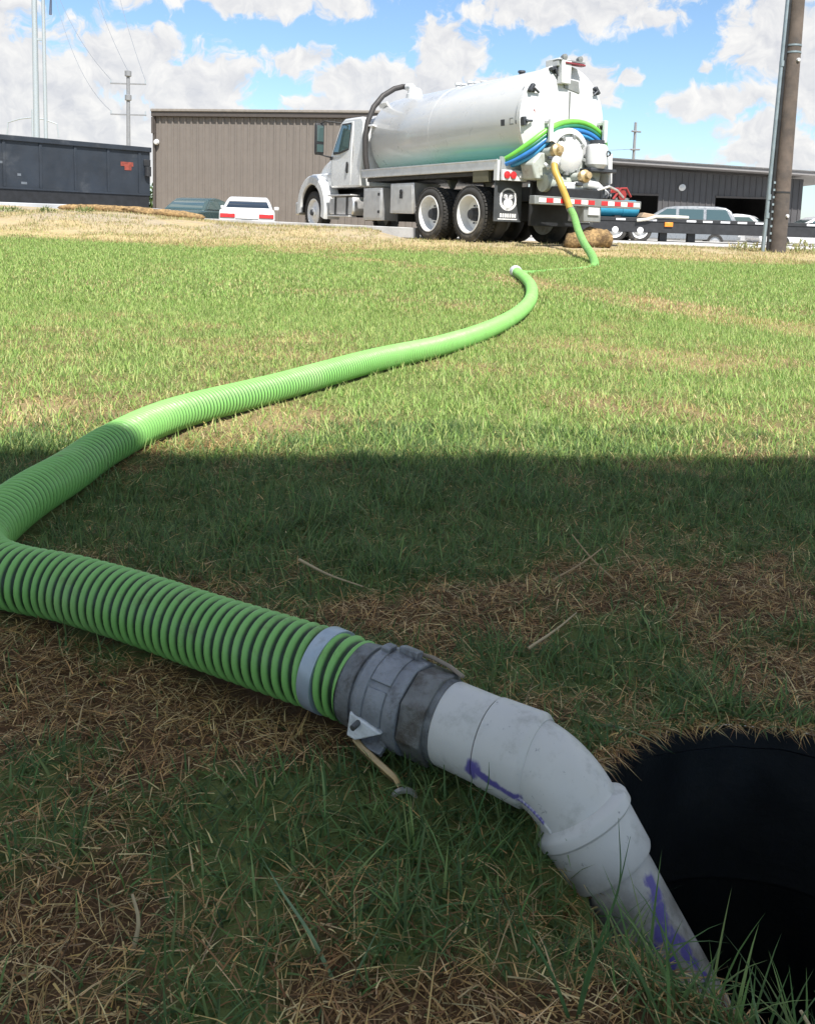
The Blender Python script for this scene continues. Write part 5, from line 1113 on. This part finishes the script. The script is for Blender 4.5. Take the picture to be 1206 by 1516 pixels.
MB().tube([(-0.19, -0.06, 0.0), (-0.175, -0.06, 1.4), (-0.14, -0.05, 4.6), (-0.115, -0.04, 9.0)], 0.030, 8).build('cable', M_black, up_, 40)
for k in range(9): MB().box(-0.185, -0.15, -0.095, -0.08, 0.25 + k * 0.13, 0.29 + k * 0.13).build('cable_clip', M_galv, up_)

# steel transmission poles far left
tw_ = thing('transmission_pole', 'tall pale steel transmission poles side by side above the container', 'pole', (-52.6, 120, 0))
MB().tube([(0, 0, -1), (0, 0, 44)], [0.45, 0.30], 16).build('mast', M_steelfar, tw_, 40)
MB().tube([(1.35, 0, -1), (1.15, 0, 44)], [0.28, 0.20], 14).build('mast', M_steelfar, tw_, 40)
MB().box(0.2, 1.3, -0.1, 0.1, 24.2, 24.5).build('cross_tie', M_steelfar, tw_)
MB().tube([(0.6, 0, 33.5), (3.0, -0.5, 34.2)], 0.14, 8).build('davit_arm', M_greyfar, tw_)
MB().tube([(2.0, -0.4, 33.9), (2.5, -0.4, 30.5), (2.35, -0.4, 27.6)], [0.12, 0.13, 0.2], 8).build('insulator_string', mat('insulator_grey', (0.08, 0.10, 0.16), 0.4), tw_)
ft_ = thing('far_pylon', 'faint pale pole with drooping arms low behind the container', 'pole', (-93, 210, 0))  # distant transmission pylon with drooping arms, carries no lamps
MB().tube([(0, 0, 0), (0, 0, 25.5)], [0.35, 0.25], 10).build('mast', M_steelfar, ft_)
for sg in (-1, 1): MB().tube([(0, 0, 23.6), (sg * 3.0, 0, 23.2), (sg * 6.0, 0, 22.2), (sg * 6.3, 0, 19.0)], 0.16, 8).build('arm', M_steelfar, ft_)
p2 = thing('distribution_pole', 'thin grey pole with two cross-arms between container and warehouse', 'pole', (-23.2, 70, 0))
MB().tube([(0, 0, -0.5), (0, 0, 12.1)], [0.19, 0.13], 12).build('shaft', M_greyfar, p2, 40)
for z_ in (11.2, 8.75): MB().box(-1.45, 1.45, -0.05, 0.05, z_ - 0.05, z_ + 0.05).build('cross_arm', M_greyfar, p2)
for z_ in (11.75, 9.85): MB().lathe([(z_, 0.10), (z_ + 0.05, 0.26), (z_ + 0.45, 0.26), (z_ + 0.5, 0.12)], 14).build('transformer', M_greyfar, p2, 40)
for z_ in (11.2, 8.75):
    for x_ in (-1.4, 1.4): MB().tube([(x_, 0, z_ + 0.04), (x_, 0, z_ + 0.3)], 0.05, 8).build('insulator', M_steelfar, p2)
p3 = thing('distribution_pole', 'distant blue-grey pole with two cross-arms above the dark shed', 'pole', (20.55, 80, 0))
MB().tube([(0, 0, -0.5), (0, 0, 10.7)], [0.17, 0.12], 12).build('shaft', M_greyfar, p3, 40)
for z_ in (9.9, 8.25): MB().tube([(-0.6, -1.2, z_ - 0.15), (0.85, 1.4, z_ + 0.12)], 0.085, 8).build('cross_arm', M_greyfar, p3)
MB().box(-0.8, -0.55, -0.1, 0.1, 5.6, 6.6).build('transformer', M_greyfar, p3)
def wire(a, b_, sag, nm, lab, r=0.022):
    a = Vector(a); b_ = Vector(b_); pts = [a.lerp(b_, t / 20) - Vector((0, 0, 4 * sag * (t / 20) * (1 - t / 20))) for t in range(21)]
    tag(MB().tube(pts, r, 5).build(nm, M_wire, None), lab, 'wire', 'overhead lines left of the warehouse')
wl = 'thin overhead line slanting down towards the grey cross-arm pole'
wire((-50.2, 119, 33.5), (-24.6, 70, 11.5), 1.5, 'power_line', 'taut overhead line from the insulator string to the upper cross-arm'); wire((-46, 119, 38.5), (-23.2, 70, 12.2), 1.6, 'power_line', 'middle overhead line slanting down to the top of the grey pole'); wire((-43, 119, 41.5), (-21.8, 70, 11.5), 1.7, 'power_line', 'rightmost overhead line slanting down to the upper cross-arm'); wire((-50.2, 119, 33.5), (-24.6, 70, 9.0), 3.0, 'power_line', 'sagging overhead line, lowest, reaching the lower cross-arm of the grey pole')
wire((20.3, 79.6, 8.2), (-6, 92, 9.2), 0.5, 'power_line', 'thin line running left from the distant pole above the shed', 0.018)

# weeds along the verge and a shrub by the warehouse corner
def leafy(name, label, c0, rx, rz_, n_, seed, sz, cat='weed', cols=((0.10, 0.16, 0.05), (0.07, 0.12, 0.04), (0.15, 0.2, 0.07))):
    r_ = np.random.default_rng(seed); t = thing(name, label, cat, c0)
    th = r_.random(n_) * 2 * pi; rr = np.sqrt(r_.random(n_)) * rx; hh = r_.random(n_) ** 0.8 * rz_ * (1 - 0.5 * (rr / rx) ** 2)
    x = rr * np.cos(th); y = rr * np.sin(th)
    Vv, Ff, cc_ = blades('w', x, y, sz * (0.6 + 0.8 * r_.random(n_)), sz * 0.35 * np.ones(n_), 0.2 + 1.0 * r_.random(n_), np.array(cols)[r_.integers(0, len(cols), n_)], 2, z0=hh, curl=0.8)
    me = np_mesh('leaves', Vv, Ff); set_col(me, 'tint', cc_); link('leaves', me, bm_, t)
    MB().tube([(0, 0, -0.02), (0.01, 0, rz_ * 0.7)], 0.012, 6).build('stem', mat('weed_stem', (0.14, 0.14, 0.07), 0.8), t)
    return t
leafy('weed', 'low green weed at the left edge below the concrete pad', (-8.35, 17.6, gz(-8.35, 17.6)), 0.34, 0.10, 120, 1, 0.09, cols=((0.22, 0.27, 0.10), (0.16, 0.21, 0.08)))
leafy('weed', 'small green weed in front of the container, second from the left edge', (-7.35, 17.2, gz(-7.35, 17.2)), 0.16, 0.10, 70, 2, 0.08, cols=((0.22, 0.27, 0.10), (0.16, 0.21, 0.08)))
leafy('weed', 'green weed at the left end of the long straw roll', (-6.65, 17.4, gz(-6.65, 17.4)), 0.20, 0.10, 80, 3, 0.08, cols=((0.22, 0.27, 0.10), (0.16, 0.21, 0.08)))
leafy('weed', 'dusty green weed growing right of the brown pole', (7.25, 15.6, gz(7.25, 15.6)), 0.42, 0.24, 150, 4, 0.10, cols=((0.30, 0.31, 0.14), (0.38, 0.34, 0.18), (0.24, 0.27, 0.10)))
leafy('weed', 'dry green weed at the foot of the brown pole, on its left', (6.1, 15.5, gz(6.1, 15.5)), 0.28, 0.16, 90, 5, 0.10, cols=((0.30, 0.30, 0.14), (0.38, 0.33, 0.18), (0.24, 0.26, 0.10)))
leafy('shrub', 'small dark green shrub at the corner of the taupe warehouse', (-13.4, 44.0, -0.1), 0.8, 2.3, 700, 6, 0.35, 'shrub')

# single stalks that stand out in the near grass
def stalk(name, label, pts, r, m, cat='straw'):
    P_, s_ = catmull(pts, 0.008); n_ = len(P_); rs = [r * (1 - 0.6 * i / n_) for i in range(n_)]
    return tag(MB().tube([tuple(p) for p in P_], rs, 6).build(name, m, None, 60), label, cat)
M_st1 = mat('pale_straw', (0.42, 0.33, 0.20), 0.8); M_st2 = mat('tan_straw', (0.34, 0.24, 0.13), 0.8)
def gpt(x, y, u): return (x, y, gz(x, y, u))
stalk('straw_stalk', 'long pale straw lying behind the clamp band of the green hose', [gpt(-0.175, 1.41, 0.035), gpt(-0.12, 1.37, 0.03), gpt(-0.06, 1.335, 0.022)], 0.0028, M_st1)
stalk('straw_stalk', 'thin upright straw leaning left beyond the elbow in the shaded grass', [gpt(0.385, 1.40, 0.0), gpt(0.345, 1.44, 0.03), gpt(0.315, 1.50, 0.055)], 0.0022, M_st2)
stalk('straw_stalk', 'straw leaning right above the thatch behind the elbow', [gpt(0.27, 1.42, 0.005), gpt(0.32, 1.43, 0.03), gpt(0.36, 1.45, 0.05)], 0.0022, M_st2)
stalk('straw_stalk', 'pale straw pointing to the upper right behind the grey elbow', [gpt(0.19, 1.16, 0.02), gpt(0.235, 1.19, 0.035), gpt(0.27, 1.22, 0.05)], 0.0022, M_st1)
stalk('straw_stalk', 'thick pale straw standing in the grass at the lower left', [gpt(-0.218, 0.655, 0.0), gpt(-0.214, 0.66, 0.025), gpt(-0.222, 0.668, 0.045)], 0.0026, M_st1)
stalk('straw_stalk', 'broken tan straw leaning over the near rim of the hole', [gpt(0.30, 0.525, 0.0), gpt(0.315, 0.535, 0.03), gpt(0.30, 0.55, 0.055)], 0.0026, M_st1)
def tuft(label, c0, specs, m):
    t = thing('grass_tuft', label, 'grass', (c0[0], c0[1], gz(*c0)))
    for pts, w_ in specs:
        P_, s_ = catmull([(0, 0, -0.01)] + list(pts), 0.006); n_ = len(P_); vs = []; 
        d_ = Vector(P_[-1] - P_[0]); sd2 = Vector((0.9, 0.35, 0)) if abs(d_.x) < abs(d_.z) * 2 else Vector((0, 0.6, 0.7)); sd2.normalize()
        for i, p in enumerate(P_): w2 = w_ * (1 - (i / (n_ - 1)) ** 2) * 0.5 + 0.0002; vs += [Vector(p) - sd2 * w2, Vector(p) + Vector((0, -0.0006, 0.0006)), Vector(p) + sd2 * w2]
        mb = MB(); mb.add(vs, [f_ for i in range(n_ - 1) for f_ in ((3 * i, 3 * i + 1, 3 * i + 4, 3 * i + 3), (3 * i + 1, 3 * i + 2, 3 * i + 5, 3 * i + 4))]); mb.build('blade', m, t, 60)
    return t
M_bl = mat('green_blade', (0.06, 0.13, 0.045), 0.5, vary=0.2, vscale=60)
M_bl2 = mat('pale_green_blade', (0.12, 0.19, 0.09), 0.5, vary=0.2, vscale=60)
tuft('tall green grass stem with side leaves standing before the grey elbow outlet', (0.150, 0.60), [([(0.01, 0, 0.05), (0.026, 0.0, 0.11), (0.034, 0.0, 0.16)], 0.003), ([(0.008, 0, 0.045), (0.022, -0.0, 0.085), (0.0, -0.01, 0.125)], 0.0028), ([(0.012, 0, 0.055), (0.04, 0, 0.10), (0.075, -0.005, 0.125)], 0.0028), ([(0.016, 0, 0.07), (0.028, 0, 0.12), (0.024, 0, 0.175)], 0.0024), ([(-0.02, 0, 0.04), (-0.045, 0, 0.085), (-0.052, 0, 0.12)], 0.003)], M_bl)
tuft('long grass blades leaning into the hole right of the drop pipe', (0.285, 0.545), [([(0.004, 0, 0.03), (0.02, 0, 0.07), (0.05, 0, 0.11)], 0.003), ([(-0.01, 0, 0.03), (-0.022, 0, 0.07), (-0.028, 0, 0.10)], 0.003), ([(0.01, 0, 0.025), (0.04, 0, 0.05), (0.075, 0, 0.055)], 0.003), ([(-0.015, 0, 0.02), (-0.045, 0, 0.05), (-0.07, 0, 0.055)], 0.0028)], M_bl2)
tuft('tall pale grass blades at the lower right corner over the hole', (0.325, 0.50), [([(0.0, 0, 0.04), (-0.01, 0, 0.09), (-0.045, 0, 0.125)], 0.0034), ([(0.008, 0, 0.04), (0.012, 0, 0.10), (-0.01, 0, 0.14)], 0.003), ([(-0.012, 0, 0.03), (-0.04, 0, 0.05), (-0.07, 0, 0.05)], 0.003)], M_bl2)
tuft('sprig of grass reaching over the hole from behind the elbow', (0.235, 1.005), [([(0.03, -0.03, 0.012), (0.065, -0.05, 0.012), (0.10, -0.065, 0.0)], 0.003), ([(0.03, -0.03, 0.012), (0.04, -0.04, 0.03), (0.045, -0.045, 0.05)], 0.0024), ([(0.04, -0.035, 0.012), (0.06, -0.045, 0.022), (0.075, -0.05, 0.035)], 0.0024)], M_bl2)
tuft('single long grass blade slanting across the turf at the lower centre', (-0.035, 0.625), [([(-0.03, 0.03, 0.02), (-0.06, 0.065, 0.03), (-0.085, 0.10, 0.035)], 0.0034), ([(0.02, 0.01, 0.03), (0.03, 0.015, 0.05)], 0.003)], M_bl2)
tuft('grass blades rising against the stained grey adapter', (0.085, 0.80), [([(0.004, 0, 0.03), (0.012, 0, 0.06), (0.012, 0, 0.085)], 0.0026), ([(0.01, 0, 0.025), (0.03, 0, 0.045), (0.055, 0, 0.055)], 0.0024), ([(0.003, 0, 0.02), (-0.005, 0, 0.05), (-0.004, 0, 0.07)], 0.0024)], M_bl)
